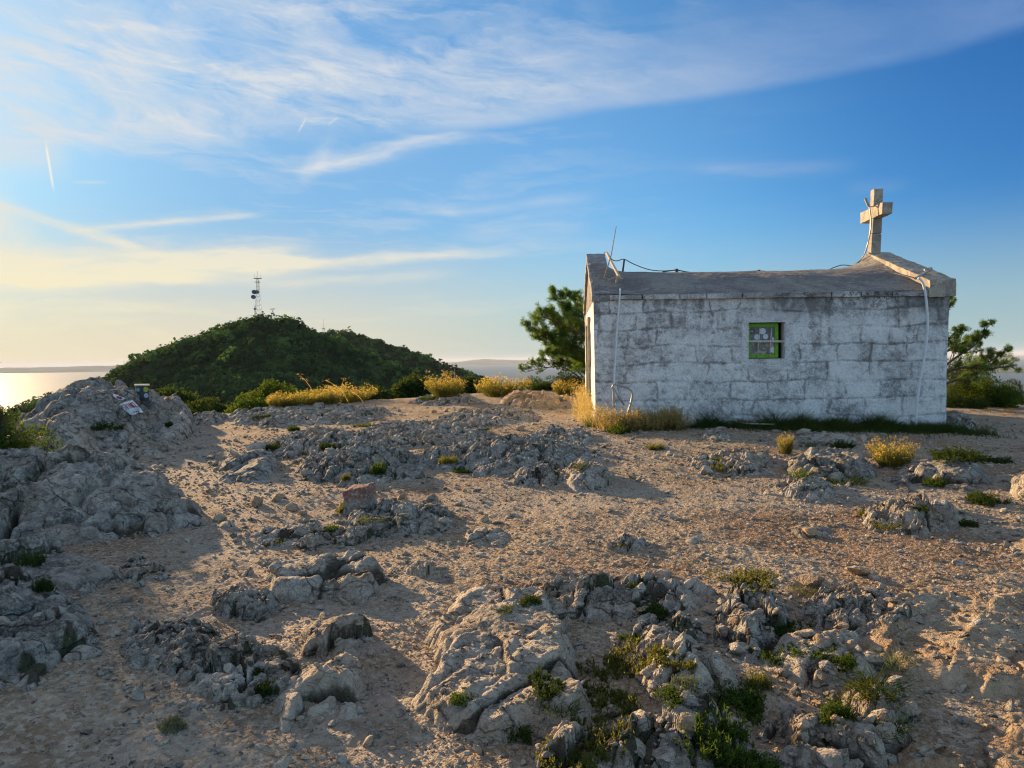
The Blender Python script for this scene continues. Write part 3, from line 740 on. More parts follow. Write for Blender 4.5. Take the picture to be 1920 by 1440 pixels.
setc(nt, b, c); bump(nt, b, n2 * 0.8 + n3 * 0.6 + n6 * 0.8, 1.0, 0.04)
M['concrete'] = m
m, nt, b = new_mat('weathered_cross_stone', 0.95, 0.15); p = pos(nt)
n1 = noise(nt, p, 3, 5, 0.65, 0.8); n3 = noise(nt, p, 45, 5, 0.7)
c = mixc(nt, n1.step(0.4, 0.6), (0.26, 0.235, 0.205), (0.42, 0.37, 0.30)); c = mixc(nt, n3.step(0.52, 0.64) * 0.7, c, (0.09, 0.09, 0.085))
setc(nt, b, c); bump(nt, b, n3, 0.6, 0.012)
M['stone'] = m
M['green'] = flat_mat('green_paint', (0.13, 0.33, 0.015), 0.55, 0.35, 0.2, 25)

# front wall: one fine sheet with the window opening left out
u0w, z1w = wallhit(1402, 605); u1w, z0w = wallhit(1470, 672)
ZT_L, ZT_R = 2.66, 2.60
nu, nz = 560, 230
us = np.linspace(0, CL, nu); zs_ = np.linspace(-0.35, 1.0, nz)
us[np.argmin(abs(us - u0w))] = u0w; us[np.argmin(abs(us - u1w))] = u1w
zf = np.linspace(-0.35, 2.64, nz); zf[np.argmin(abs(zf - z0w))] = z0w; zf[np.argmin(abs(zf - z1w))] = z1w
UU, ZZ = np.meshgrid(us, zf)
wu = UU + 0.09 * fbm2(UU * 1.7, ZZ * 1.7, 3, 3) * 1.2; wz_ = ZZ + 0.055 * fbm2(UU * 1.1 + 9, ZZ * 1.5, 4, 3) * 1.4
course = 0.315; r_ = (wz_ + 0.1) / course; ci = np.floor(r_); fr_ = r_ - ci
off = h01(ci.astype(np.int64), ci.astype(np.int64) * 0, ci.astype(np.int64) * 0, 5)
bl = 0.50 + 0.28 * h01(ci.astype(np.int64), ci.astype(np.int64) * 0 + 3, ci.astype(np.int64) * 0, 6)
q_ = wu / bl + off; bi = np.floor(q_); fq = q_ - bi
jit = h01(bi.astype(np.int64), ci.astype(np.int64), ci.astype(np.int64) * 0, 8)
dj = np.minimum(np.minimum(fr_, 1 - fr_) * course, np.minimum(fq, 1 - fq) * bl)
vis = sst(-0.45, 0.25, fbm2(UU * 0.9, ZZ * 1.1, 51, 3))
face_ = sst(0.0, 0.035, dj + 0.030 * fbm2(UU * 6, ZZ * 6, 12, 3)) * (0.25 + 0.75 * vis) + (0.75 - 0.75 * vis)
wash = 0.41 + 0.21 * face_ + 0.17 * (jit - 0.4) * vis + 0.42 * fbm2(UU * 1.1, ZZ * 1.3, 52, 4, 0.6)
wash = wash + 0.14 * (fbm2(UU * 12, ZZ * 12, 53, 3)) - 0.15 * sst(0.15, 0.5, fbm2(UU * 5.5, ZZ * 0.7, 57, 3) + 0.25 * (ZZ - 1.6)) * sst(.8, 2.4, ZZ)
rel = 0.011 * face_ + 0.012 * (jit - 0.5) + 0.022 * fbm2(UU * 2.5, ZZ * 2.5, 14, 3) + 0.006 * fbm2(UU * 22, ZZ * 22, 15, 3, 0.6) + 0.003 * fbm2(UU * 70, ZZ * 70, 16, 2)
# smoother plaster surround of the window and old openings
sw = np.maximum(np.maximum(u0w - 0.11 - UU, UU - u1w - 0.13), np.maximum(z0w - 0.20 - ZZ, ZZ - z1w - 0.16))
surr = sst(0.05, -0.03, sw + 0.02 * fbm2(UU * 7, ZZ * 7, 18, 2))
rel = rel * (1 - surr * 0.75) + 0.016 * surr; wash = wash * (1 - surr) + 0.62 * surr
edge_flat = np.exp(-np.minimum(np.minimum(abs(UU - u0w) + 9 * (ZZ < z0w - .01) + 9 * (ZZ > z1w + .01), abs(UU - u1w) + 9 * (ZZ < z0w - .01) + 9 * (ZZ > z1w + .01)), np.minimum(abs(ZZ - z0w), abs(ZZ - z1w)) + 9 * (UU < u0w - .01) + 9 * (UU > u1w + .01)) / 0.02)
rel = rel * (1 - edge_flat) + 0.03 * edge_flat
ends = sst(0.0, 0.03, UU) * sst(CL, CL - 0.03, UU); rel = rel * (0.2 + 0.8 * ends)
Ut = UU + 0.075 * (UU / CL) * (ZZ / 2.6 - 0.3) - 0.03 * (1 - UU / CL) * (ZZ / 2.6 - .5)
Zt = ZZ
PW = CO[None, None] + Ut[..., None] * UD - rel[..., None] * VD + Zt[..., None] * ZD
id_ = np.arange(UU.size).reshape(UU.shape)
hole = (UU[:-1, :-1] > u0w - 1e-6) & (UU[1:, 1:] < u1w + 1e-6) & (ZZ[:-1, :-1] > z0w - 1e-6) & (ZZ[1:, 1:] < z1w + 1e-6)
fw = np.stack([id_[:-1, :-1], id_[:-1, 1:], id_[1:, 1:], id_[1:, :-1]], -1)[~hole]
put_np('front_wall', [(PW.reshape(-1, 3), fw)], M['wash'], chapel, True, attr=wash.ravel())
# the other walls
def wall_piece(name, o, x, y, z, amp=0.012, seed=3, mat='wash', res=0.06):
    v, f = grid_box(o, x, y, z, res, amp, 3.0, 0, seed)
    return put_np(name, [(v, f)], M[mat], chapel, False, attr=0.72 + 0 * v[:, 0])
T = 0.42
wall_piece('back_wall', CP(0.0, CW - T, -0.35), UD * CL, VD * T, ZD * 3.0)
wall_piece('right_wall', CP(CL - T + 0.03, 0.035, -0.35), UD * T, VD * (CW - 0.05 - T), ZD * 3.0, res=0.1)
# gable front with its doorway
dw0, dw1, dh = 2.02, 2.98, 2.15
gl = []
gl.append(grid_box(CP(0.012, 0.03, -0.35), UD * T, VD * (dw0 - 0.03), ZD * 3.0, 0.05, 0.012, 3, 0, 7))
gl.append(grid_box(CP(0.012, dw1, -0.35), UD * T, VD * (CW - T - dw1), ZD * 3.0, 0.05, 0.012, 3, 0, 7))
gl.append(grid_box(CP(0.012, dw0 + 0.001, dh), UD * T, VD * (dw1 - dw0 - 0.002), ZD * 0.5, 0.05, 0.012, 3, 0, 7))
v_ = np.concatenate([g[0] for g in gl])
put_np('gable_wall', gl, M['wash'], chapel, False, attr=0.80 + 0 * v_[:, 0])
tri = [(0.05, 2.648), (CW - 0.05, 2.648), (CW / 2, 3.62)]
g = MB().add([CP(0.015, v, z) for v, z in tri] + [CP(0.36, v, z) for v, z in tri], [(0, 2, 1), (3, 4, 5), (0, 1, 4, 3), (1, 2, 5, 4), (2, 0, 3, 5)])
part(g, 'gable_top', M['concrete'], chapel)
g = MB().add([CP(CL - 0.30, v, z) for v, z in tri] + [CP(CL + 0.02, v, z) for v, z in tri], [(0, 2, 1), (3, 4, 5), (0, 1, 4, 3), (1, 2, 5, 4), (2, 0, 3, 5)])
part(g, 'gable_top', M['concrete'], chapel)
fr = MB(); fr.box(CP(-0.05, dw0 - 0.14, 0.1), UD * 0.16, VD * 0.14, ZD * 2.2); fr.box(CP(-0.05, dw1, 0.1), UD * 0.16, VD * 0.14, ZD * 2.2); fr.box(CP(-0.05, dw0 - 0.14, 2.3), UD * 0.16, VD * (dw1 - dw0 + 0.28), ZD * 0.16)
dfr = part(fr, 'door_frame', M['stone'], chapel, bevel=0.01)
dd = MB(); dd.box(CP(0.2, dw0, 0.1), UD * 0.05, VD * (dw1 - dw0), ZD * 2.1)
part(dd, 'door', M['green'], chapel, bevel=0.005)

# vaulted cement roof
nu, nv = 260, 150
uu, vv = np.meshgrid(np.linspace(0.02, CL - 0.05, nu), np.linspace(-0.085, CW + 0.085, nv))
t = 1 - np.abs(vv - CW / 2) / (CW / 2 + 0.085)
zr = 2.745 + 0.68 * np.sin(t * math.pi / 2) ** 0.92 * (0.55 + 0.45 * t ** 0.2)
dr = CL - 0.30 - uu; dl = uu - 0.30
zr = zr + 0.36 * t ** 3 * np.exp(-(np.maximum(dr, 0) / 0.26)) + 0.26 * t * np.exp(-(np.maximum(dl, 0) / 0.16)) - 0.04 * (uu / CL)
zr = zr + 0.022 * fbm2(uu * 1.4, vv * 1.4, 41, 4) + 0.008 * fbm2(uu * 9, vv * 9, 42, 3) - 0.025 * np.sin(uu / CL * math.pi)
PR = CO + uu[..., None] * UD + vv[..., None] * VD + zr[..., None] * ZD
id_ = np.arange(uu.size).reshape(uu.shape)
ft = np.stack([id_[:-1, :-1], id_[:-1, 1:], id_[1:, 1:], id_[1:, :-1]], -1).reshape(-1, 4)
put_np('roof', [(PR.reshape(-1, 3), ft)], M['concrete'], chapel, True)
# eaves course of thin stones
cs = []; u = 0.28; k = 0
while u < CL - 0.15:
    w_ = min(random.uniform(0.45, 0.85), CL - 0.05 - u)
    sag = -0.035 * (u / CL)
    cs.append(grid_box(CP(u, -0.075 - random.uniform(0, 0.02), 2.645 + sag + random.uniform(-.004, .004)), UD * (w_ - 0.012), VD * 0.30, ZD * random.uniform(0.085, 0.10), 0.04, 0.006, 8, 0.02, 60 + k)); u += w_; k += 1
v_ = np.concatenate([g[0] for g in cs])
put_np('eaves_course', cs, M['wash'], chapel, False, attr=0.50 + 0.5 * vn2(v_[:, 0] * 1.6, v_[:, 1] * 0 + 2, 9))
# raised gable copings
def coping(u, w, zn, zp, thick, v0, seed):
    hv = CW / 2 - v0
    return [grid_box(CP(u, v0, zn - thick), UD * w, VD * hv + ZD * (zp - zn), ZD * thick, 0.045, 0.012, 4, 0.04, seed),
            grid_box(CP(u, CW - v0, zn - thick), UD * w, -VD * hv + ZD * (zp - zn), ZD * thick, 0.045, 0.012, 4, 0.04, seed + 1)]
lc_ = coping(-0.045, 0.40, 2.76, 3.845, 0.15, -0.06, 81)
put_np('left_coping', lc_, M['wash'], chapel, attr=np.full(sum(len(q[0]) for q in lc_), 0.36))
put_np('right_coping', coping(CL - 0.33, 0.45, 2.88, 3.74, 0.30, -0.12, 91), M['stone'], chapel)

# window
rv = MB(); dp = 0.20
rv.box(CP(u0w - 0.03, 0.0, z0w), UD * 0.028, VD * dp, ZD * (z1w - z0w)); rv.box(CP(u1w + 0.002, 0.0, z0w), UD * 0.03, VD * dp, ZD * (z1w - z0w))
rv.box(CP(u0w - 0.03, 0.0, z0w - 0.03), UD * (u1w - u0w + 0.06), VD * dp, ZD * 0.028); rv.box(CP(u0w - 0.03, 0.0, z1w + 0.002), UD * (u1w - u0w + 0.06), VD * dp, ZD * 0.03)
M['plain_wash'] = flat_mat('plain_whitewash', (0.62, 0.62, 0.62), 0.9, 0.2, 0.25, 20)
win = part(rv, 'window', M['plain_wash'], chapel)
fm = MB(); f0, f1, h0, h1 = u0w + 0.0, u1w - 0.075, z0w + 0.012, z1w - 0.012; tk = 0.066; vf = 0.075
fm.box(CP(f0, vf, h0), UD * tk, VD * 0.05, ZD * (h1 - h0)); fm.box(CP(f1 - tk, vf, h0), UD * tk, VD * 0.05, ZD * (h1 - h0))
fm.box(CP(f0 + tk, vf, h0), UD * (f1 - f0 - 2 * tk), VD * 0.05, ZD * tk); fm.box(CP(f0 + tk, vf, h1 - tk), UD * (f1 - f0 - 2 * tk), VD * 0.05, ZD * tk)
part(fm, 'frame', M['green'], win, bevel=0.004)
m, nt, b = new_mat('dusty_pane', 0.35, 0.5); p = pos(nt)
n1 = noise(nt, p, 7, 5, 0.6, 1.0); n2 = noise(nt, p, 25, 4, 0.6)
pz = nt.nodes.new('ShaderNodeSeparateXYZ'); nt.links.new(p, pz.inputs[0])
c = mixc(nt, n2.step(0.4, 0.6), (0.10, 0.105, 0.10), (0.15, 0.155, 0.15))
c = mixc(nt, E(nt, pz.outputs[2]).step((z0w + z1w) / 2 - 0.01, (z0w + z1w) / 2 - 0.04) * n1.step(0.45, 0.55), c, (0.34, 0.29, 0.24))
setc(nt, b, c)
pn = MB(); pn.box(CP(f0 + tk, vf + 0.03, h0 + tk), UD * (f1 - f0 - 2 * tk), VD * 0.006, ZD * (h1 - h0 - 2 * tk))
part(pn, 'pane', m, win)
M['sticker_white'] = flat_mat('white_paper', (0.60, 0.64, 0.72), 0.6, 0.3, 0.08, 60)
M['sticker_dark'] = flat_mat('dark_paper', (0.03, 0.035, 0.05), 0.6, 0.3, 0.2, 60)
def wpt(px, py, v): u, z = wallhit(px, py, v); return CP(u, v, z)
vs_ = vf + 0.024
for (cx, cy, r, mt) in ((1410.2, 621, 5.0, 'sticker_dark'), (1430, 621, 5.8, 'sticker_white'), (1419.5, 632, 5.2, 'sticker_white'), (1435.5, 631, 4.9, 'sticker_white'), (1449.5, 656, 5.6, 'sticker_white')):
    c_ = wpt(cx, cy, vs_); s_ = MB().disc(c_, VD, r * 12.9 / F, 0.004, 22); so_ = part(s_, 'sticker', M[mt], win)
    if mt == 'sticker_dark':
        ring = MB()
        for a in range(8):
            w = a * math.pi / 4; ring.box(c_ - VD * 0.002 + 0.022 * (UD * math.cos(w) + ZD * math.sin(w)) - 0.005 * (UD + ZD), UD * 0.010, VD * 0.0015, ZD * 0.010)
        ring.disc(c_ - VD * 0.002, VD, 0.008, 0.0015, 10); part(ring, 'print', M['sticker_white'], so_)
s_ = MB(); a = wpt(1447.5, 632.5, vs_); s_.box(a - ZD * 0.05, UD * 0.062, VD * 0.004, ZD * 0.05); part(s_, 'sticker', M['sticker_white'], win)
M['bar'] = flat_mat('chipped_white_bar', (0.55, 0.48, 0.44), 0.7, 0.3, 0.35, 50)
bb = MB()
a, c_ = wpt(1401, 640, 0.03), wpt(1469.5, 640, 0.03); bb.box(a - ZD * 0.018, c_ - a, VD * 0.012, ZD * 0.036)
part(bb, 'crossbar', M['bar'], win, bevel=0.002)
for p0, p1 in (((1425, 614), (1420.5, 672)), ((1447, 614.5), (1443.5, 672))):
    t_ = MB().tube([wpt(*p0, 0.047), wpt((p0[0] + p1[0]) / 2 - 0.6, (p0[1] + p1[1]) / 2, 0.047), wpt(*p1, 0.047)], 0.0085, 8); part(t_, 'bar', M['bar'], win, True)

# cross on the right gable
YC = 15.1; xb = at(1639, 474, YC)
cr = []
lean = (at(1645.5, 356, YC) - at(1639.5, 474, YC)); lean[1] = 0
hgt = lean[2]; lx = lean[0] / hgt
ax = UD; ay = VD; up = np.array([lx, 0, 1.0])
o = xb - ax * 0.10 - ay * 0.09 - up * 0.14
cr.append(grid_box(o, ax * 0.195, ay * 0.18, up * (0.14 + hgt * 0.30), 0.03, 0.004, 8, 0.05, 5))
cr.append(grid_box(o + up * (0.145 + hgt * 0.30) + ax * 0.008, ax * 0.185, ay * 0.175, up * (hgt * 0.38), 0.03, 0.004, 8, 0.05, 6))
cr.append(grid_box(o + up * (0.147 + hgt * 0.68) + ax * 0.0, ax * 0.185, ay * 0.175, up * (hgt * 0.32), 0.03, 0.004, 8, 0.04, 6))
cross = put_np('cross', cr, M['stone'], chapel)
bz = o + up * (0.14 + hgt * 0.54) - ax * 0.01
put_np('crossbar', [grid_box(bz - ay * 0.46, ax * 0.21, ay * 1.10, up * 0.235, 0.03, 0.005, 8, 0.06, 7)], M['stone'], cross)

# conduits, wires and sticks
def pl(pts, v): return [wpt(px, py, v) for px, py in pts]
def curve(pts, n=6):
    pts = [np.array(p, float) for p in pts]; out_ = []
    for i in range(len(pts) - 1):
        p0, p1, p2, p3 = pts[max(i - 1, 0)], pts[i], pts[i + 1], pts[min(i + 2, len(pts) - 1)]
        for k in range(n):
            t = k / n; out_.append(0.5 * ((2 * p1) + (p2 - p0) * t + (2 * p0 - 5 * p1 + 4 * p2 - p3) * t * t + (3 * p1 - p0 - 3 * p2 + p3) * t ** 3))
    return out_ + [pts[-1]]
c1 = MB().tube(curve(pl([(1163, 541), (1161, 570), (1157, 620), (1154, 670), (1152, 705), (1150, 765)], -0.085)), 0.017, 8); part(c1, 'conduit', M['white_plastic'], chapel, True)
c2 = MB().tube(curve(pl([(1722, 521), (1730, 530), (1735, 550), (1738, 580), (1739, 615), (1733, 670), (1722, 730), (1716, 800)], -0.17)), 0.022, 8); part(c2, 'conduit', M['white_plastic'], chapel, True)
def solo(mb, name, mat, label, cat, smooth=True, group=None):
    v = np.array(mb.v); loc = v.mean(0); loc[2] = v[:, 2].min()
    o = mb.build(name, mat, None, loc, smooth); tag(o, label, cat, group); return o
YR = 15.5
wr = MB().tube(curve([at(1133, 473, YR), at(1140, 476, YR), at(1148, 487, YR), at(1158, 489, YR), at(1170, 486, YR), at(1188, 495, YR), at(1215, 505, YR), at(1240, 508, YR), at(1267, 507, YR), at(1300, 511, YR), at(1345, 513, YR), at(1422, 508, YR), at(1470, 512, YR), at(1540, 509, 15.3), at(1565, 501, 15.2), at(1580, 497, 15.1), at(1600, 499, 14.9), at(1640, 505, 14.1), at(1680, 513, 13.6), at(1718, 523, 12.9)]), 0.010, 6)
solo(wr, 'roof_cable', M['wire'], 'dark cable strung along the ridge of the chapel roof', 'cable')
for (px, py, py2, r, lab) in ((1169.5, 486, 512, 0.022, 'short dark iron post holding the cable by the left gable'), (1268, 504, 514, 0.035, 'iron clip of the cable on the roof ridge, above the blank wall'), (1422, 506, 514, 0.03, 'iron clip of the cable on the roof ridge, above the window')):
    k = MB().tube([at(px - 2.5 if py2 > 515 - 4 and r < .03 else px, py2 + 3, YR), at(px + 1, py, YR)], r, 6)
    if r > 0.025: k.tube([at(px - 26, py + 6, YR), at(px, py + 2, YR), at(px + 24, py + 7, YR)], 0.013, 5)
    solo(k, 'cable_support', M['rust'], lab, 'support', False, 'iron supports of the roof cable')
YL = 13.15
solo(MB().tube([at(1133, 521, YL), at(1146, 478, YL), at(1155.5, 424, YL)], 0.013, 6, 0.007), 'antenna_rod', M['stick'], 'thin pale rod standing up beside the left gable', 'rod')
k = MB().tube([at(1137.5, 474, 15.0), at(1148, 495, 14.0), at(1162, 521, YL)], 0.026, 7, 0.03); k.tube([at(1140, 525, YL), at(1160, 517.5, YL)], 0.012, 6)
k.tube([at(1157, 518, YL - 0.03), at(1155.5, 531, YL - 0.03)], 0.018, 6); k.tube([at(1157, 520, YL), at(1167, 524, YL)], 0.03, 6)
solo(k, 'wooden_prop', M['stick'], 'weathered sticks tied over the left end of the roof', 'stick', False)
k = MB().tube([at(1717, 522, 12.6), at(1732, 513, 12.9), at(1747, 504, 12.9)], 0.024, 6); k.tube([at(1733, 506, 12.95), at(1747, 502.5, 12.95)], 0.022, 6)
solo(k, 'roof_bracket', M['galv'], 'metal bracket sticking up over the right gable coping', 'bracket', False)
k = MB().tube([at(1622.5, 372, 14.9), at(1629, 387, 14.9)], 0.03, 6)
k.tube(curve([at(1630, 387, 14.9), at(1632, 400, 14.85), at(1633.5, 420, 14.85), at(1631, 440, 14.9), at(1627, 458, 15.0), at(1622, 474, 15.0), at(1614, 487, 15.05), at(1600, 499, 15.1)]), 0.014, 6)
k.tube([at(1631, 388, 14.9), at(1641, 386.5, 14.88), at(1656, 385, 14.88)], 0.012, 6)
solo(k, 'lightning_conductor', M['galv'], 'lightning conductor wire bound to the stone cross', 'wire', False)
def gnd_path(pts, dz=0.015):
    return [gp(px, py) + np.array([0, 0, dz]) for px, py in pts]
yh = 12.35
k = MB().tube(curve([at(1151, 764, yh), at(1150, 735, yh), at(1148.5, 724, yh), at(1154, 720.5, yh), at(1168, 724, yh), at(1181, 730, yh), at(1185.5, 740, yh), at(1181, 762, yh), at(1172, 790, yh), at(1162, 812, yh)]), 0.018, 8)
k.tube([at(1149, 725, yh), at(1160, 745, yh + .1), at(1171, 760, yh + .2)], 0.014, 6)
solo(k, 'bent_pipe', M['galv'], 'bent grey metal pipe sticking out of the weeds by the chapel corner', 'pipe')

# hill masts
m_red = flat_mat('mast_red_paint', (0.45, 0.12, 0.06), 0.6); m_gal = flat_mat('mast_steel', (0.36, 0.36, 0.35), 0.5, 0.4, 0.2, 1); m_dk = flat_mat('mast_drum_grey', (0.10, 0.11, 0.13), 0.6, 0.3, 0.2, 1)
def lattice(mb, c, w0, w1, z0, z1, n, r):
    for i in range(n):
        a, b_ = i / n, (i + 1) / n; wa, wb = w0 + (w1 - w0) * a, w0 + (w1 - w0) * b_; za, zb = z0 + (z1 - z0) * a, z0 + (z1 - z0) * b_
        for k in range(4):
            s0, s1 = [(1, 1), (-1, 1), (-1, -1), (1, -1)][k], [(1, 1), (-1, 1), (-1, -1), (1, -1)][(k + 1) % 4]
            P0 = c + np.array([s0[0] * wa / 2, s0[1] * wa / 2, za]); P1 = c + np.array([s0[0] * wb / 2, s0[1] * wb / 2, zb]); Q1 = c + np.array([s1[0] * wb / 2, s1[1] * wb / 2, zb])
            mb.tube([P0, P1], r, 5); mb.tube([P0, Q1], r * 0.6, 4); mb.tube([P1, Q1], r * 0.6, 4)
def mast(px, pyb, pyt, Y, wpx, label, kind):
    B = at(px, pyb, Y); H = at(px, pyt, Y)[2] - B[2]; u = Y / F; w = wpx * u
    B[2] -= 3; H += 3
    root = empty('telecom_mast', B); tag(root, label, 'mast', 'masts on the hilltop'); Z0 = np.zeros(3)
    mb = MB(); r = 0.20
    if kind == 'big':
        lattice(mb, Z0, w, w * 0.42, 0, H * 0.60, 7, 0.12); mb.build('lattice', m_gal, root)
        t = MB(); lattice(t, Z0, w * 0.42, w * 0.30, H * 0.60, H * 0.86, 5, 0.12); t.build('upper_lattice', m_red, root)
        s_ = MB(); s_.box((-w * .55, -w * .3, H * .86), (w * 1.1, 0, 0), (0, w * .6, 0), (0, 0, 0.5)); s_.box((-w * .45, -w * .2, H * .79), (w * .75, 0, 0), (0, w * .5, 0), (0, 0, 0.4)); s_.build('platform', m_gal, root)
        for dx_, h_ in ((-w * .52, .09), (w * .50, .08), (0.1, .15), (-w * .2, .05)):
            MB().tube([(dx_, 0, H * .86), (dx_, 0, H * (.86 + h_))], 0.14, 5).build('whip', m_gal, root)
        for dx_, dz_, rr_ in ((-4.1, .60, 2.4), (-.9, .60, 2.0), (-5.2, .505, 2.3), (-3.7, .27, 1.1), (4.7, .21, .9), (4.7, .165, .9)):
            MB().tube([(dx_, -1.5, H * dz_), (dx_, 1.2, H * dz_)], rr_, 12).build('dish_antenna', m_dk, root)
        g_ = MB(); lattice(g_, np.array([-w * .52, 0, 0]), 1.2, 0.8, 0, H * .33, 6, 0.08); g_.build('side_mast', m_gal, root)
    elif kind == 'mid':
        lattice(mb, Z0, w * .7, w * 0.6, 0, H * 0.8, 4, 0.13); mb.build('lattice', m_gal, root)
        s_ = MB(); s_.box((-w * .3, -2, H * .68), (w * .6, 0, 0), (0, 4, 0), (0, 0, 1.2)); s_.build('platform', m_dk, root)
        a = MB().tube([(0, 0, H * .8), (w * .2, 0, H)], .3, 6); a.box((-w * .6, -.5, H * .96), (w * 1.25, 0, 0.4), (0, 1, 0), (0, 0, .6)); a.build('radar_bar', m_dk, root)
        for dx_, dz_ in ((-w * .45, .5), (w * .45, .62)): MB().tube([(dx_, -1, H * dz_), (dx_, 1, H * dz_)], 1.0, 10).build('dish_antenna', m_dk, root)
    else:
        for s in (-1, 1): mb.tube([(s * w * .4, 0, 0), (s * w * .4, 0, H * .55)], .22, 5)
        mb.build('post', m_gal, root); MB().tube([(0, 0, H * .4), (0, 0, H)], .2, 5, .1).build('whip', m_gal, root)
        s_ = MB(); s_.box((-w * .8, -.4, H * .5), (w * 1.6, 0, 0), (0, .8, 0), (0, 0, .5)); s_.build('crossbeam', m_gal, root)
        MB().tube([(w, -1, H * .3), (w, 1, H * .3)], 1.0, 10).build('dish_antenna', m_dk, root)
mast(485, 600, 509, 800, 12, 'tall lattice mast with red upper part and grey drums on the hilltop', 'big')
mast(511.5, 605, 579, 800, 7, 'short lattice mast with a radar bar right of the tall one', 'mid')
mast(607, 630, 598, 830, 4, 'thin twin-legged mast on the shoulder of the hill', 'thin')
mast(852, 706, 690, 800, 1.2, 'small bare pole low on the right slope of the hill', 'thin')
# ------------------------------------------------------------------ things on the ground
bpy.context.view_layer.update()
haze.hide_viewport = True
dg = bpy.context.evaluated_depsgraph_get()
SKIP = ('haze',)
def hit(px, py, only=None):
    d = Vector(ray(px, py)).normalized(); o = Vector(EYE)
    ok, loc, n, i, ob, _ = scene.ray_cast(dg, o, d)
    return (np.array(loc), np.array(n), ob.name) if ok else None
def down(x, y, z=2.2):
    ok, loc, n, i, ob, _ = scene.ray_cast(dg, Vector((x, y, z)), Vector((0, 0, -1)))
    return loc[2] if ok else zgs(x, y)

# sticker box on the painted rock
painted = bpy.data.objects['rock_outcrop']
hb_ = hit(259, 750)
Yb = hb_[0][1] + 0.05 if hb_ is not None else 12.4
bo = at(249, 748, Yb); bw = at(275, 748, Yb)[0] - bo[0]; bh = at(249, 721, Yb)[2] - bo[2]
box = empty('sticker_box', (bo[0] + bw / 2, bo[1] + 0.1, bo[2])); tag(box, 'small dark metal box with round stickers on top of the painted rock', 'box')
ra = R(14); bu = np.array([math.cos(ra), -math.sin(ra), 0]); bv = np.array([math.sin(ra), math.cos(ra), 0])
ra = R(8); bu = np.array([math.cos(ra), math.sin(ra) * -1, 0]); bv = np.array([-0.45, 0.9, 0])
M['boxdark'] = flat_mat('dark_painted_metal', (0.045, 0.05, 0.065), 0.5, 0.4, 0.3); M['boxpale'] = flat_mat('pale_lit_box', (0.62, 0.55, 0.42), 0.6, 0.3, 0.1)
o_ = -bu * bw / 2 - bv * 0.08 + np.array([0, 0, -0.04])
B1 = MB().box(o_, bu * bw, bv * 0.20, (0, 0, bh + 0.01)); B1.build('body', M['boxdark'], box, bevel=0.004)
B3 = MB().box(o_ - bu * 0.007 + bv * 0.004, bu * 0.0065, bv * 0.19, (0, 0, bh + 0.01)); B3.build('lit_side', M['boxpale'], box)  # thin pale sheet: sunlight on the left face put into its colour
B2 = MB().box(o_ - bu * 0.03 - bv * 0.02 + np.array([0, 0, bh + 0.011]), bu * (bw + 0.05), bv * 0.25, (0, 0, 0.030)); B2.build('lid', M['boxpale'], box, bevel=0.004)
fn = np.cross(bu, (0, 0, 1)); fn = fn / np.linalg.norm(fn)
for fx, fz, r, c in ((.17, .66, .034, (0.13, .34, .40)), (.78, .68, .047, (.42, .42, .06)), (.15, .20, .027, (.42, .44, .48)), (.80, .26, .042, (.36, .44, .58))):
    mt = flat_mat('sticker_colour', c, 0.5, 0.3, 0.25, 70)
    MB().disc(o_ + bu * bw * fx + np.array([0, 0, 0.03 + bh * fz]) + fn * 0.001, fn, r, 0.003, 20).build('sticker', mt, box)

# trail paint on the rock: patches follow the rock's own surface
ps = bpy.data.objects['rock_outcrop']
def drape(name, polys, mat, off, parent=ps):
    """polys: list of (vertex list px, triangle list); each vertex is laid on the rock"""
    mb = MB()
    for vs, fs in polys:
        P = []
        for px, py in vs:
            h = hit(px, py); q = h[0] if h is not None and h[0][1] < 15 else None
            if q is None: P = None; break
            dd_ = EYE - q; P.append(q + dd_ / np.linalg.norm(dd_) * off + np.array([0, 0, off * .3]))
        if P: mb.add(P, fs)
    return part(mb, name, mat, parent)
def poly_grid(poly, step=1.0):
    """cut a px polygon into small cells"""
    xs = [p[0] for p in poly]; ys = [p[1] for p in poly]; out_ = []
    def inside(x, y):
        c = False; n = len(poly)
        for i in range(n):
            x1, y1 = poly[i]; x2, y2 = poly[(i + 1) % n]
            if (y1 > y) != (y2 > y) and x < (x2 - x1) * (y - y1) / (y2 - y1) + x1: c = not c
        return c
    y = min(ys)
    while y < max(ys):
        x = min(xs)
        while x < max(xs):
            if inside(x + step / 2, y + step / 2): out_.append(([(x, y + step), (x + step, y + step), (x + step, y), (x, y)], [(0, 1, 2, 3)]))
            x += step
        y += step
    return out_
M['wpaint'] = flat_mat('white_road_paint', (0.66, 0.68, 0.70), 0.7, 0.3, 0.12, 60)
M['rpaint'] = flat_mat('red_trail_paint', (0.30, 0.035, 0.045), 0.7, 0.3, 0.25, 60)
big = [(224, 757.8), (236, 754), (248, 750.6), (255, 757), (263.5, 765.7), (267.7, 771.5), (267, 774), (259, 773.7), (256, 776.7), (245, 778.7), (236.5, 771.5)]
small = [(211, 738.6), (219.8, 741), (228, 744), (236, 747), (231, 751), (222, 749.6), (212.5, 743)]
pm_ = drape('paint_patch', poly_grid(big, 0.8) + poly_grid(small, 0.7), M['wpaint'], 0.012)
spot = [(217.5, 743), (224, 744), (229.5, 746.5), (226, 749), (220, 747.5)]
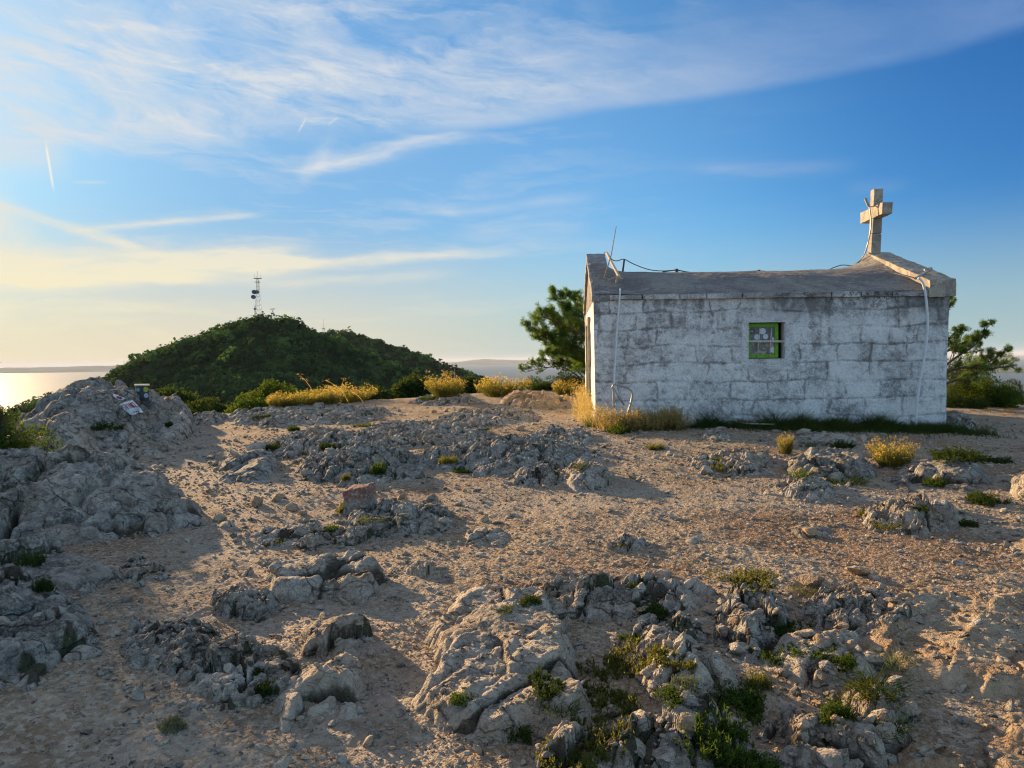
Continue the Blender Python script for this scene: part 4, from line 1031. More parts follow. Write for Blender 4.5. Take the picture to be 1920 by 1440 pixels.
def strokes(lines, w):
    out_ = []
    for ln in lines:
        for (xa, ya), (xb_, yb_) in zip(ln[:-1], ln[1:]):
            L = math.hypot(xb_ - xa, yb_ - ya); n = max(1, int(L / 1.2)); nx_, ny_ = -(yb_ - ya) / L * w / 2, (xb_ - xa) / L * w / 2
            for i in range(n):
                a, b_ = i / n, (i + 1) / n; p0 = (xa + (xb_ - xa) * a, ya + (yb_ - ya) * a); p1 = (xa + (xb_ - xa) * b_, ya + (yb_ - ya) * b_)
                out_.append(([(p0[0] - nx_, p0[1] - ny_), (p1[0] - nx_, p1[1] - ny_), (p1[0] + nx_, p1[1] + ny_), (p0[0] + nx_, p0[1] + ny_)], [(0, 1, 2, 3)]))
    return out_
G = {'S': [[(.9, .1), (.3, 0), (.05, .25), (.4, .5), (.9, .7), (.6, 1), (.05, .9)]], 'V': [[(0, 0), (.5, 1), (1, 0)]], 'N': [[(0, 1), (0, 0), (1, 1), (1, 0)]],
     'K': [[(0, 0), (0, 1)], [(1, 0), (.05, .5), (1, 1)]], 'L': [[(0, 0), (0, 1), (.9, 1)]], 'I': [[(.5, 0), (.5, 1)]], '5': [[(.9, 0), (.1, 0), (.1, .45), (.8, .5), (.8, .9), (.1, 1)]], '0': [[(.5, 0), (.1, .5), (.5, 1), (.9, .5), (.5, 0)]]}
def write(txt, o, ex, ey, w):
    L = []; n = len(txt)
    for i, ch in enumerate(txt):
        for ln in G[ch]: L.append([(o[0] + ex[0] * (i + x * .72) / n + ey[0] * y, o[1] + ex[1] * (i + x * .72) / n + ey[1] * y) for x, y in ln])
    return strokes(L, w)
drape('lettering', poly_grid(spot, 0.6) + write('SVINKL', (227, 760), (25, -7), (9, 9.5), 1.0) + write('505', (249, 773), (13, -2.5), (1.5, 2.8), 0.8), M['rpaint'], 0.020, pm_)

# red-topped marker stone
m, nt, b = new_mat('painted_marker_stone', 0.9, 0.2); p = pos(nt)
n1 = noise(nt, p, 10, 5, 0.7, 0.5); n2 = noise(nt, p, 45, 5, 0.7)
sx = nt.nodes.new('ShaderNodeSeparateXYZ'); nt.links.new(p, sx.inputs[0])
mk = at(664, 967, 6.9); mkg = gp(664, 966); Ym = mkg[1]
zt = at(664, 915, Ym)[2]; zb = mkg[2]
c = mixc(nt, n2.step(0.4, 0.62), (0.20, 0.18, 0.155), (0.33, 0.29, 0.25))
c = mixc(nt, (E(nt, sx.outputs[2]) + (n1 - 0.5) * 0.22).step(zb + (zt - zb) * 0.42, zb + (zt - zb) * 0.62) * n2.step(0.68, 0.42), c, (0.17, 0.075, 0.062))
c = mixc(nt, n1.step(0.6, 0.66) * 0.7, c, (0.48, 0.45, 0.40))
setc(nt, b, c); bump(nt, b, n1 + n2 * 0.5, 0.7, 0.015)
pl_ = at(641, 966, Ym); pr_ = at(692, 966, Ym); wv = pr_ - pl_; wv[2] = 0
mv, mf = grid_box(np.array([pl_[0], Ym, zb - 0.08]), wv, np.array([0.05, 0.24, 0]), np.array([-0.012, 0.0, zt - zb + 0.08]), 0.018, 0.012, 9, 0.08, 3)
tz = (mv[:, 2] - zb) / (zt - zb); cx_ = mv[:, 0].mean(); mv[:, 0] = cx_ + (mv[:, 0] - cx_) * (1 - 0.14 * np.clip(tz, 0, 1)); mv[:, 2] += 0.02 * np.clip(tz, 0, 1) ** 3 * (mv[:, 0] - cx_) / 0.12
mstone = put_np('marker_stone', [(mv, mf)], m); tag(mstone, 'squared boundary stone with a faded red painted top', 'stone')

# cable and stick lying by the wall
solo(MB().tube(curve(gnd_path([(1325, 797), (1350, 798), (1385, 802), (1410, 805), (1452, 806)], 0.09)), 0.012, 6), 'ground_cable', M['stick'], 'pale cable lying along the grass at the chapel wall', 'cable')

# ---- stones
import bmesh
def ico(sub):
    bm = bmesh.new(); bmesh.ops.create_icosphere(bm, subdivisions=sub, radius=1); v = np.array([q.co[:] for q in bm.verts]); f = np.array([[w.index for w in q.verts] for q in bm.faces]); bm.free(); return v, f
def stone_shape(sub, seed, p=16, nplanes=13, rough=0.05):
    r = np.random.default_rng(seed); v, f = ico(sub); N = r.normal(size=(nplanes, 3)); N /= np.linalg.norm(N, axis=1)[:, None]
    N = np.concatenate([N, [[0, 0, -1]]]); d = r.uniform(0.55, 1.0, len(N)); D = np.maximum(v @ N.T, 0) / d
    rad = 1 / (np.sum(D ** p, axis=1) ** (1 / p) + 0.25)
    w = v * rad[:, None]; w *= (1 + rough * (vn3(w[:, 0] * 3, w[:, 1] * 3, w[:, 2] * 3, seed) * 2 + vn3(w[:, 0] * 9, w[:, 1] * 9, w[:, 2] * 9, seed + 1)))[:, None]
    w /= np.abs(w).max(); return w, f
protos = []
for i in range(16):
    v, f = stone_shape(3, 100 + i); v = v * np.array([1, 0.7 + 0.3 * ((i * 37) % 10) / 10, 0.42 + 0.35 * ((i * 53) % 10) / 10])
    protos.append([mesh_np('loose_stone', v, f, False)])
mats = ['rock', 'rock_pale', 'rock_tan', 'rock_dark']
mcache = {}
def stone_mesh(i, mt):
    if (i, mt) not in mcache:
        me = protos[i][0].copy(); me.materials.append(M[mt]); mcache[(i, mt)] = me
    return mcache[(i, mt)]
LM = [((664, 940), 'the red-topped marker stone'), ((1440, 800), 'the chapel wall'), ((1690, 860), 'the golden-flowered bush'), ((600, 1100), 'the whaleback slab'), ((930, 1200), 'the upper broad slab'), ((930, 1330), 'the lower broad slab'),
      ((1410, 1170), 'the dark-capped rock pile'), ((600, 1310), 'the pale wedge slab'), ((1300, 1300), 'the foreground thyme'), ((170, 980), 'the big pitted boulder'), ((1800, 1200), 'the upper tan slab'), ((1820, 1380), 'the lower tan slab'),
      ((1095, 900), 'the angular boulder'), ((680, 870), 'the dark craggy outcrop'), ((950, 860), 'the wide craggy outcrop'), ((300, 830), 'the painted rock'), ((780, 970), 'the mossy crag'), ((1740, 900), 'the pale-spotted rock'), ((1700, 970), 'the ribbed rock'),
      ((1380, 870), 'the tufted low crag'), ((460, 880), 'the wedge-shaped slab'), ((300, 1220), 'the dark rubble ledges'), ((430, 1270), 'the shaded rubble outcrop'), ((910, 1010), 'the small pale slab'), ((1560, 1350), 'the split blocks'), ((1010, 760), 'the earthy mound'), ((1150, 1125), 'the arc of weathered rock')]
_lab = {}
def stone_label(px, py, w, mt):
    l = min(LM, key=lambda q: math.hypot(q[0][0] - px, (q[0][1] - py) * 1.7)); dx_, dy_ = px - l[0][0], (py - l[0][1]) * 1.5
    if abs(dx_) > abs(dy_): rel = 'to the right of' if dx_ > 0 else 'to the left of'
    else: rel = 'in front of' if dy_ > 0 else 'behind'
    sz = 'tiny' if w < 9 else 'small' if w < 15 else 'fist-sized' if w < 24 else 'large'
    cl = {'rock': 'grey', 'rock_pale': 'pale', 'rock_tan': 'tan', 'rock_dark': 'dark grey'}[mt]
    far_ = 'just ' if math.hypot(dx_, dy_) < 70 else 'well '
    lab = f'{sz} {cl} stone {far_}{rel} {l[1]}'
    return lab
def place_stone(px, py, wpx, mt, i, lab=None, rz=None, hz=1.0):
    h = hit(px, py)
    if h is None or h[0][1] > 19 or 'wall' in h[2] or 'roof' in h[2]: return None
    q = h[0]; sz = wpx * q[1] / F / 2
    o = bpy.data.objects.new('loose_stone', stone_mesh(i, mt)); col.objects.link(o)
    o.location = (q[0], q[1], q[2] + sz * 0.20 * hz); o.scale = (sz, sz, sz * hz); o.rotation_euler = (random.uniform(-.25, .25), random.uniform(-.25, .25), rz if rz is not None else random.uniform(0, 6.28))
    tag(o, lab or stone_label(px, py, wpx, mt), 'stone', 'loose stones on the ground')
    return o
NAMED = [(480, 948, 46, 'rock_tan', 'split orange-tinged stone left of the marker stone', 1.5), (545, 955, 38, 'rock_tan', 'flat tan stone between the split stone and the marker', 1.0), (520, 938, 30, 'rock_tan', 'small reddish stone behind the flat tan one', 1.0), (570, 965, 24, 'rock_tan', 'upright little stone at the end of the tan row', 1.3),
 (1517, 1000, 46, 'rock_tan', 'rounded tan stone alone on the sunlit gravel at the right', 1.1), (1612, 1076, 60, 'rock_tan', 'flat-topped tan stone with a pointed end on the gravel', 0.9), (1640, 1086, 26, 'rock', 'little grey stone tucked beside the flat-topped one', 1.0),
 (1300, 1015, 60, 'rock', 'low grey slab stone in the middle of the sunlit gravel', 0.35), (1325, 888, 34, 'rock', 'angular stone at the left end of the tufted crag', 1.4), (1788, 960, 26, 'rock_pale', 'round pale cobble right of the ribbed rock', 1.1), (1825, 793, 26, 'rock_pale', 'bright pale stone on the path right of the chapel', 1.0),
 (370, 985, 30, 'rock', 'stone at the gravel edge right of the pitted boulder', 1.1), (410, 975, 26, 'rock_tan', 'sunlit pointed stone right of the pitted boulder', 1.3), (690, 1395, 30, 'rock_tan', 'knobbly tan stone near the bottom edge', 1.2), (735, 1405, 20, 'rock_tan', 'small orange stone near the bottom edge', 1.1),
 (520, 1193, 34, 'rock_tan', 'flat orange sliver above the shaded rubble', 0.4), (672, 1168, 36, 'rock_tan', 'flat reddish stone in the gravel above the knobbly rock', 0.4), (1480, 1345, 60, 'rock_dark', 'spotted dark block beside the foreground thyme', 1.1), (1055, 752, 26, 'rock_tan', 'squared pale block on the way to the chapel corner', 1.1), (1225, 1290, 42, 'rock_pale', 'pale rock poking out of the golden moss', 1.0),
 (905, 975, 30, 'rock_tan', 'sunlit angular stone above the small pale slab', 1.1), (930, 982, 24, 'rock', 'grey stone of the cluster above the small pale slab', 0.9), (515, 1068, 40, 'rock', 'grey pointed stone left of the whaleback slab', 1.1), (220, 1190, 34, 'rock', 'pale block in the shaded gravel at the left', 1.0), (160, 1230, 60, 'rock', 'blocky shaded stone at the foot of the lower left rock', 0.9),
 (1560, 1430, 70, 'rock', 'rough pale block at the bottom edge right of the thyme', 1.0), (1250, 1420, 80, 'rock', 'pitted grey block at the bottom edge', 1.1), (1150, 1340, 60, 'rock_pale', 'lit angular block beside the golden moss', 1.0), (1290, 1360, 46, 'rock_tan', 'tan angular block in the middle of the bottom rocks', 1.3), (1590, 1220, 40, 'rock_tan', 'warm-lit stone at the edge of the flat ledge', 1.1)]
for i, (px, py, w, mt, lab, hz) in enumerate(NAMED): place_stone(px, py, w, mt, i % 16, lab, hz=hz)
zones = [(180, 720, 1100, 1440, 70, 18), (980, 1720, 1080, 1440, 95, 30), (700, 1000, 1080, 1440, 22, 12), (450, 880, 920, 1040, 30, 18), (850, 1450, 830, 1060, 22, 12), (1450, 1900, 840, 1080, 26, 16), (330, 520, 900, 1100, 12, 14), (420, 1120, 770, 900, 16, 12)]
for x0, x1, y0, y1, n, w in zones:
    for _ in range(n):
        py = random.uniform(y0, y1); place_stone(random.uniform(x0, x1), py, w * math.exp(random.gauss(0, 0.42)), random.choices(mats, (5, 3, 3, 1.5))[0] if x0 > 300 else random.choice(['rock', 'rock', 'rock_dark']), random.randrange(16), hz=random.uniform(.7, 1.2))

# rubble and gravel: nobody could count these
def scatter(name, label, N, sub, dmin, dmax, s0, s1, mat, seed, az=48, bias=None, sink=0.25, nvar=8, sigma=0.45, rest=False):
    r = np.random.default_rng(seed)
    d = np.exp(r.uniform(math.log(dmin), math.log(dmax), N)); a = np.radians(r.uniform(-az, az, N))
    x, y = d * np.sin(a), d * np.cos(a)
    den = 0.5 + 0.9 * fbm2(x * 0.9, y * 0.9, seed, 3) + 0.5 * vn2(x * 0.25, y * 0.25, seed + 3)
    if bias is not None: den = den * bias(x, y)
    k = (r.uniform(0, 1, N) < den) & (edge_s(x, y) < 0.5)
    x, y, d = x[k], y[k], d[k]; n = len(x)
    s = np.maximum(s0, s1 * d) * np.exp(r.normal(0, sigma, n))
    z = zg(x, y) if not rest else np.array([down(a_, b_) for a_, b_ in zip(x, y)])
    z = z + s * (0.35 - sink)
    V, Fs = [], []; var = r.integers(0, nvar, n); rz = r.uniform(0, 6.28, n); tx = r.normal(0, .3, n); base_n = 0
    for q in range(nvar):
        sel = np.where(var == q)[0]
        if not len(sel): continue
        v, f = stone_shape(sub, seed * 31 + q, 10 if sub > 1 else 6, 9, 0.04); v = v * np.array([1, .8, .62])
        c, s_ = np.cos(rz[sel]), np.sin(rz[sel])
        vx = v[None, :, 0] * c[:, None] - v[None, :, 1] * s_[:, None]; vy = v[None, :, 0] * s_[:, None] + v[None, :, 1] * c[:, None]; vz = v[None, :, 2] + vx * tx[sel][:, None]
        P = np.stack([vx * s[sel][:, None] + x[sel][:, None], vy * s[sel][:, None] + y[sel][:, None], vz * s[sel][:, None] + z[sel][:, None]], -1)
        V.append(P.reshape(-1, 3)); Fs.append((f[None] + (np.arange(len(sel)) * len(v))[:, None, None]).reshape(-1, 3) + base_n); base_n += len(sel) * len(v)
    o = link(name, mesh_np(name, np.concatenate(V), np.concatenate(Fs), False), M[mat]); tag(o, label, name, kind='stuff'); return o
def near_rocks(x, y):
    m_ = np.full(x.shape, 0.38)
    for cx, cy, hw, hd, H in OUT:
        m_ = np.maximum(m_, 1.4 * np.exp(-(((x - cx) / (hw * 1.5 + .15)) ** 2 + ((y - cy) / (hd * 1.7 + .15)) ** 2)))
    return m_
scatter('gravel', 'fine tan gravel over the trodden ground', 56000, 1, 1.6, 13, 0.006, 0.0014, 'rock_tan', 11)
scatter('gravel', 'pale gravel sprinkled over the trodden ground', 38000, 1, 1.6, 15, 0.006, 0.0014, 'rock_pale', 14)
scatter('gravel', 'greyish gravel among the rocks', 34000, 1, 1.6, 17, 0.007, 0.0017, 'rock_dark', 12, bias=near_rocks)
scatter('rubble', 'angular rubble between the outcrops', 15000, 2, 1.8, 13, 0.012, 0.0026, 'rock', 13, bias=near_rocks, sigma=0.55, rest=True)
scatter('rubble', 'pale chips of limestone lying on and between the outcrops', 8000, 2, 1.8, 13, 0.011, 0.0024, 'rock_pale', 15, bias=near_rocks, sigma=0.6, rest=True)
# ------------------------------------------------------------------ plants
def unit(a): return a / (np.linalg.norm(a, axis=-1, keepdims=True) + 1e-9)
def leaf_quads(P, D, L, W, r, bend=0.0):
    """rhombic leaves at P pointing along D"""
    n = len(P); L = np.broadcast_to(L, n)[:, None]; W = np.broadcast_to(W, n)[:, None]
    S_ = unit(np.cross(D, unit(r.normal(size=(n, 3)))))
    N_ = np.cross(D, S_)
    v = np.stack([P, P + D * L * .5 + S_ * W * .5 + N_ * bend * L, P + D * L, P + D * L * .5 - S_ * W * .5 + N_ * bend * L], 1).reshape(-1, 3)
    return v, np.arange(n * 4).reshape(n, 4)
def strips(P, D, L, W, r, droop=0.3, seg=3, taper=0.15):
    """narrow bent blades"""
    n = len(P); S_ = unit(np.cross(D, unit(r.normal(size=(n, 3))))); V = []
    L = np.broadcast_to(L, n); W = np.broadcast_to(W, n)
    H = unit(D * [1, 1, 0] + 1e-6)
    for k in range(seg + 1):
        t = k / seg; q = P + D * (L * t)[:, None] + (H * 1.0 - [0, 0, 0.5]) * (L * droop * t * t)[:, None]
        w = (W * (1 - (1 - taper) * t) / 2)[:, None]; V += [q - S_ * w, q + S_ * w]
    V = np.stack(V, 1); m_ = V.shape[1]; f = []
    for k in range(seg): f.append(np.array([2 * k, 2 * k + 1, 2 * k + 3, 2 * k + 2]))
    F_ = (np.arange(n) * m_)[:, None, None] + np.array(f)[None]
    tip = P + D * L[:, None] + (H - [0, 0, 0.5]) * (L * droop)[:, None]
    return V.reshape(-1, 3), F_.reshape(-1, 4), tip
def joinp(parts):
    V, F_, n = [], [], 0
    for v, f in parts: V.append(v); F_.append(f + n); n += len(v)
    return np.concatenate(V), np.concatenate(F_)
def dirs_up(n, r, spread):
    a = r.uniform(0, 2 * math.pi, n); t = np.abs(r.normal(0, spread, n)); return np.stack([np.sin(t) * np.cos(a), np.sin(t) * np.sin(a), np.cos(t)], -1)
def sprigs(n, rad, h, nl, ll, lw, r, spread=0.7):
    """cushion of leafy sprigs (unit sized by the caller)"""
    a = r.uniform(0, 2 * math.pi, n); q = np.sqrt(r.uniform(0, 1, n)); P = np.stack([q * np.cos(a) * rad, q * np.sin(a) * rad, -0.02 * h + 0 * a], -1)
    D = unit(dirs_up(n, r, spread * .5) + np.stack([np.cos(a), np.sin(a), 0 * a], -1) * (q * spread)[:, None]); L = h * r.uniform(.5, 1.1, n) * (1.15 - .5 * q)
    t = r.uniform(.15, 1, (n, nl)); LP = P[:, None] + D[:, None] * (L[:, None] * t)[..., None]
    LD = unit(D[:, None] * 0.7 + unit(r.normal(size=(n, nl, 3))))
    v, f = leaf_quads(LP.reshape(-1, 3), LD.reshape(-1, 3), ll * r.uniform(.6, 1.2, n * nl), lw, r, 0.1)
    sv, sf, tip = strips(P, D, L, 0.06 * ll + 0.002, r, 0.0, 1, 0.6)
    return (v, f), (sv, sf), tip
def proto_tuft(kind, seed):
    r = np.random.default_rng(seed)
    if kind == 'thyme':      # radius 1 cushion
        ps_ = []
        for k in range(7):
            a = r.uniform(0, 6.28); q = r.uniform(0, .75); lv, st, tip = sprigs(26, r.uniform(.22, .5), r.uniform(.25, .75), 15, 0.12, 0.042, r, 0.8); o_ = np.array([q * math.cos(a), q * math.sin(a), 0])
            ps_ += [(lv[0] + o_, lv[1]), (st[0] + o_, st[1])]
        return [('leaves', joinp(ps_))], None
    if kind == 'wide':
        ps_ = []
        for k in range(14):
            a = r.uniform(0, 6.28); q = r.uniform(0, 1) ** .7; lv, st, tip = sprigs(15, r.uniform(.12, .34), r.uniform(.12, .36), 14, 0.075, 0.032, r, 1.0); o_ = np.array([q * math.cos(a), q * math.sin(a), 0])
            ps_ += [(lv[0] + o_, lv[1]), (st[0] + o_, st[1])]
        return [('leaves', joinp(ps_))], None
    if kind == 'grass':
        n = 150; a = r.uniform(0, 6.28, n); q = np.sqrt(r.uniform(0, 1, n)); P = np.stack([q * np.cos(a), q * np.sin(a), 0 * a], -1) * .6
        D = unit(dirs_up(n, r, .35) + P * .6); v, f, tip = strips(P, D, r.uniform(.5, 1.25, n), 0.035, r, .25, 3)
        return [('leaves', (v, f))], None
    if kind == 'everlasting':  # hemispherical clump of stalks ending in small golden heads
        n = 460; a = r.uniform(0, 6.28, n); q = np.sqrt(r.uniform(0, 1, n)); P = np.stack([q * np.cos(a), q * np.sin(a), 0 * a], -1) * .55
        D = unit(dirs_up(n, r, .25) + P * 1.35); L = r.uniform(.65, 1.08, n) * (1 - .10 * q) * (1 + .22 * np.sin(3 * a + seed)); v, f, tip = strips(P, D, L, 0.014, r, .04, 2, .7)
        t = r.uniform(.1, .85, (n, 7)); LP = (P[:, None] + D[:, None] * (L[:, None] * t)[..., None]).reshape(-1, 3); LD = unit(np.repeat(D, 7, 0) + unit(r.normal(size=(n * 7, 3))) * .7)
        lv = leaf_quads(LP, LD, .11 * r.uniform(.6, 1.2, n * 7), .018, r)
        k = 5; hp = np.repeat(tip, k, 0) + r.normal(0, .022, (n * k, 3)); hd = unit(r.normal(size=(n * k, 3)) + [0, 0, .8]); hv = leaf_quads(hp, hd, .040, .032, r)
        return [('leaves', joinp([(v, f), lv])), ('flower_heads', hv)], tip
TUFT = {}
def tuft(kind, i, mat, mat2=None):
    key = (kind, i, mat, mat2)
    if key not in TUFT:
        parts, _ = proto_tuft(kind, 500 + i * 7 + len(kind)); out_ = []
        for nm, (v, f) in parts:
            me = mesh_np(nm, v, f, False); me.materials.append(M[mat if nm == 'leaves' else mat2]); out_.append((nm, me))
        TUFT[key] = out_
    return TUFT[key]
def plant(px, py, wpx, hpx, kind, mat, label, name='plant', cat='plant', group=None, i=0, mat2=None, Y=None, sink=0.02):
    if Y is None:
        h = hit(px, py); q = h[0] if h is not None and h[0][1] < 24 else gp(px, py)
    else: q = at(px, py, Y); q[2] = zgs(q[0], q[1]) if q[2] > 5 else q[2]
    s = wpx * q[1] / F / 2; hz = hpx * q[1] / F; top = {'thyme': .62, 'wide': .36, 'grass': 1.0, 'everlasting': 1.0}[kind]
    ms = tuft(kind, i, mat, mat2); loc = (q[0], q[1], q[2] - sink * s)
    if len(ms) == 1:
        o = bpy.data.objects.new(name, ms[0][1]); col.objects.link(o); o.location = loc
    else:
        o = empty(name, loc)
        for nm, me in ms: c_ = bpy.data.objects.new(nm, me); col.objects.link(c_); c_.parent = o
    o.rotation_euler.z = random.uniform(0, 6.28); o.scale = (s, s, hz / top)
    tag(o, label, cat, group); return o
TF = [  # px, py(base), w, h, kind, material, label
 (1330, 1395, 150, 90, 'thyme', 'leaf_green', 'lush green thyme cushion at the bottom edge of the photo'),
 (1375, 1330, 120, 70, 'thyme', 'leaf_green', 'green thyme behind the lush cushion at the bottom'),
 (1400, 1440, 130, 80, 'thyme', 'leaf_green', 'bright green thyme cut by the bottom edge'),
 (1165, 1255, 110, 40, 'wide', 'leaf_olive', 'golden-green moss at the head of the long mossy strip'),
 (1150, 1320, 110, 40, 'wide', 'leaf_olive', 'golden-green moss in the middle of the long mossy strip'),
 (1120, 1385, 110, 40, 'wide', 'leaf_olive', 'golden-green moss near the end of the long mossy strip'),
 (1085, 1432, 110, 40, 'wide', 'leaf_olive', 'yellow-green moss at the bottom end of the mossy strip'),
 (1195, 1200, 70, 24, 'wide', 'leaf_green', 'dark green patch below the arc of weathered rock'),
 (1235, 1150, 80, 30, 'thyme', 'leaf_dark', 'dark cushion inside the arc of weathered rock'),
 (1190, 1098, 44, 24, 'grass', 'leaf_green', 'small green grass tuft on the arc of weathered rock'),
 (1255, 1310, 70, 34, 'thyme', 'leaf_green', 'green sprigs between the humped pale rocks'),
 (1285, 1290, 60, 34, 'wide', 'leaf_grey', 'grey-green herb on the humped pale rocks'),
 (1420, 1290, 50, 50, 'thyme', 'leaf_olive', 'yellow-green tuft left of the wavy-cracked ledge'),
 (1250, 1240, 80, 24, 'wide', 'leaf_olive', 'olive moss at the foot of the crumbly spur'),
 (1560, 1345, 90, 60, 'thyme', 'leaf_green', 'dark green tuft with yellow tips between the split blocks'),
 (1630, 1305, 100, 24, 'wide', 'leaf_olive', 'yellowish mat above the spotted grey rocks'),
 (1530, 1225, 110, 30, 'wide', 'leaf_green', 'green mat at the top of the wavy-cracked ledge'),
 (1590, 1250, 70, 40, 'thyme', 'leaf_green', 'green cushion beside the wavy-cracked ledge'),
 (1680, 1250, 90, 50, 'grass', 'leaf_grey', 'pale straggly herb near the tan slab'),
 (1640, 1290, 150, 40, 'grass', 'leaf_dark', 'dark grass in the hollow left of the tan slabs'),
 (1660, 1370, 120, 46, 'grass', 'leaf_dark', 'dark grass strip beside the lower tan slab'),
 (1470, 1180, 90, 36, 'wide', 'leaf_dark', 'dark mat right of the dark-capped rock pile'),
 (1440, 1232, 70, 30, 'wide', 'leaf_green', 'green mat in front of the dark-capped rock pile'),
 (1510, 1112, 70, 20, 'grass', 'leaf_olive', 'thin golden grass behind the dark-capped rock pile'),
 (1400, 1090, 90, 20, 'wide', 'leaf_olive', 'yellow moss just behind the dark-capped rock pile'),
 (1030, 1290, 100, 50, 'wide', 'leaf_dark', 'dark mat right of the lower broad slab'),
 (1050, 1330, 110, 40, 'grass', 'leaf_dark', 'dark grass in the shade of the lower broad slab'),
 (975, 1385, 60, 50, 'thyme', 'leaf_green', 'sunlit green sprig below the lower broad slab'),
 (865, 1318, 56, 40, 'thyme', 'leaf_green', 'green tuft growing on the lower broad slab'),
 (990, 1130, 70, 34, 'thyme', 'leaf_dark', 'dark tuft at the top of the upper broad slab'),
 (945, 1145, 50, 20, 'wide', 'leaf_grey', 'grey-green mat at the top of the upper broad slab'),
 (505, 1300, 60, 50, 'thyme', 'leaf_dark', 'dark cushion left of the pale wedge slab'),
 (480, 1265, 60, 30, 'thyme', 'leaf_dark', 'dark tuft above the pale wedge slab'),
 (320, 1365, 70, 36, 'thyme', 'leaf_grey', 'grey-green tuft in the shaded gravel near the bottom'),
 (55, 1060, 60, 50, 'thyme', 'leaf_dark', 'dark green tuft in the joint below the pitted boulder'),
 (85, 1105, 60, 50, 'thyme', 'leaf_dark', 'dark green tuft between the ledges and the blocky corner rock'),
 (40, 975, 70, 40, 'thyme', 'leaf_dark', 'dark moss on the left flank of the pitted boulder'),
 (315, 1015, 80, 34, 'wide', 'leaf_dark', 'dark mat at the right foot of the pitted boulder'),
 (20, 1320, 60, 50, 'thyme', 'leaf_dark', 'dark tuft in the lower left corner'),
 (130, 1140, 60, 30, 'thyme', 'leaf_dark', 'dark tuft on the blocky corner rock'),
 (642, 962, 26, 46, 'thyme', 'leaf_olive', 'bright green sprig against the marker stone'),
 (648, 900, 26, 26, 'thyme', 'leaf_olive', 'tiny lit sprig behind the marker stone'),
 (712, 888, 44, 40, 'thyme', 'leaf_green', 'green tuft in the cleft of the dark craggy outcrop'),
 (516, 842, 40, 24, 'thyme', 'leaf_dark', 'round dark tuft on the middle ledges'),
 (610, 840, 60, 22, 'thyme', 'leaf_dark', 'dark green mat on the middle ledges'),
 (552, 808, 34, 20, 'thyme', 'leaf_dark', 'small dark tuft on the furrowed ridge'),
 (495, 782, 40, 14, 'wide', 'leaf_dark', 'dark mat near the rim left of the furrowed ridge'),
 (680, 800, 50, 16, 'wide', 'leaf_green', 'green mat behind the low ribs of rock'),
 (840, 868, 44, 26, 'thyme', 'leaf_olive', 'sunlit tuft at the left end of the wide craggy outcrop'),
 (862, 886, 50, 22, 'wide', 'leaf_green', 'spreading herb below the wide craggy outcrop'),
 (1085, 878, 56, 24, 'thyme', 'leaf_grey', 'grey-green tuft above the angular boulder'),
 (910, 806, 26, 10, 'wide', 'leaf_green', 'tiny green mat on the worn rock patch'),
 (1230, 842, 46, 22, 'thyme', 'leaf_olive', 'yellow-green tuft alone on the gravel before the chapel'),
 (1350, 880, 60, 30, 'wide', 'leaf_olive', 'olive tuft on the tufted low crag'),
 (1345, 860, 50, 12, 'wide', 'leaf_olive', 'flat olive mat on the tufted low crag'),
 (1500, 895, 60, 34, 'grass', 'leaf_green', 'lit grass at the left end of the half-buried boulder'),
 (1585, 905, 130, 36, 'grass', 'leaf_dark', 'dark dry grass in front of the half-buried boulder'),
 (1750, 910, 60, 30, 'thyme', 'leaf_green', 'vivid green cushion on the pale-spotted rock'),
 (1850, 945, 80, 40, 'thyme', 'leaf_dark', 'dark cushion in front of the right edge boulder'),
 (1835, 935, 50, 30, 'thyme', 'leaf_green', 'green tuft beside the right edge boulder'),
 (1660, 990, 80, 30, 'grass', 'leaf_olive', 'dry grass in the folds of the ribbed rock'),
 (1620, 965, 50, 22, 'wide', 'leaf_olive', 'olive moss at the left of the ribbed rock'),
 (1810, 985, 60, 26, 'thyme', 'leaf_dark', 'dark tuft right of the ribbed rock'),
 (1725, 955, 40, 16, 'wide', 'leaf_green', 'small green mat on top of the ribbed rock'),
 (1572, 838, 60, 24, 'thyme', 'leaf_dark', 'dark cushion on the flat pale rocks by the wall'),
 (1515, 836, 44, 16, 'wide', 'leaf_grey', 'grey-green mat on the flat pale rocks by the wall'),
 (1790, 860, 130, 40, 'thyme', 'leaf_dark', 'dark brownish bush in front of the right chapel corner'),
 (1865, 865, 90, 30, 'wide', 'leaf_dark', 'dark low mat at the right edge behind the pale-spotted rock'),
 (1165, 1022, 36, 14, 'wide', 'leaf_olive', 'olive moss on the tiny rock hump'),
 (620, 995, 40, 22, 'thyme', 'leaf_green', 'green sprigs on the broken stone row'),
 (515, 1018, 50, 16, 'wide', 'leaf_olive', 'sunlit moss at the left end of the broken stone row'),
 (700, 975, 60, 18, 'wide', 'leaf_grey', 'lichen-like tuft on the mossy crag'),
 (805, 748, 44, 14, 'wide', 'leaf_green', 'flat green mat on the skyline rocks'),
 (200, 805, 70, 30, 'thyme', 'leaf_dark', 'dark bush in the hollow of the painted rock'),
 (318, 800, 24, 22, 'thyme', 'leaf_dark', 'small dark tuft between the rounded boulders'),
 (1110, 800, 44, 40, 'grass', 'leaf_green', 'fresh green grass at the chapel front corner'),
 (1155, 812, 60, 34, 'thyme', 'leaf_green', 'green weeds around the bent pipe'),
]
DROP = ('left flank of the pitted', 'hollow of the painted', 'lower left corner', 'dark mat at the right foot', 'middle ledges', 'near the rim left', 'dark tuft on the blocky')
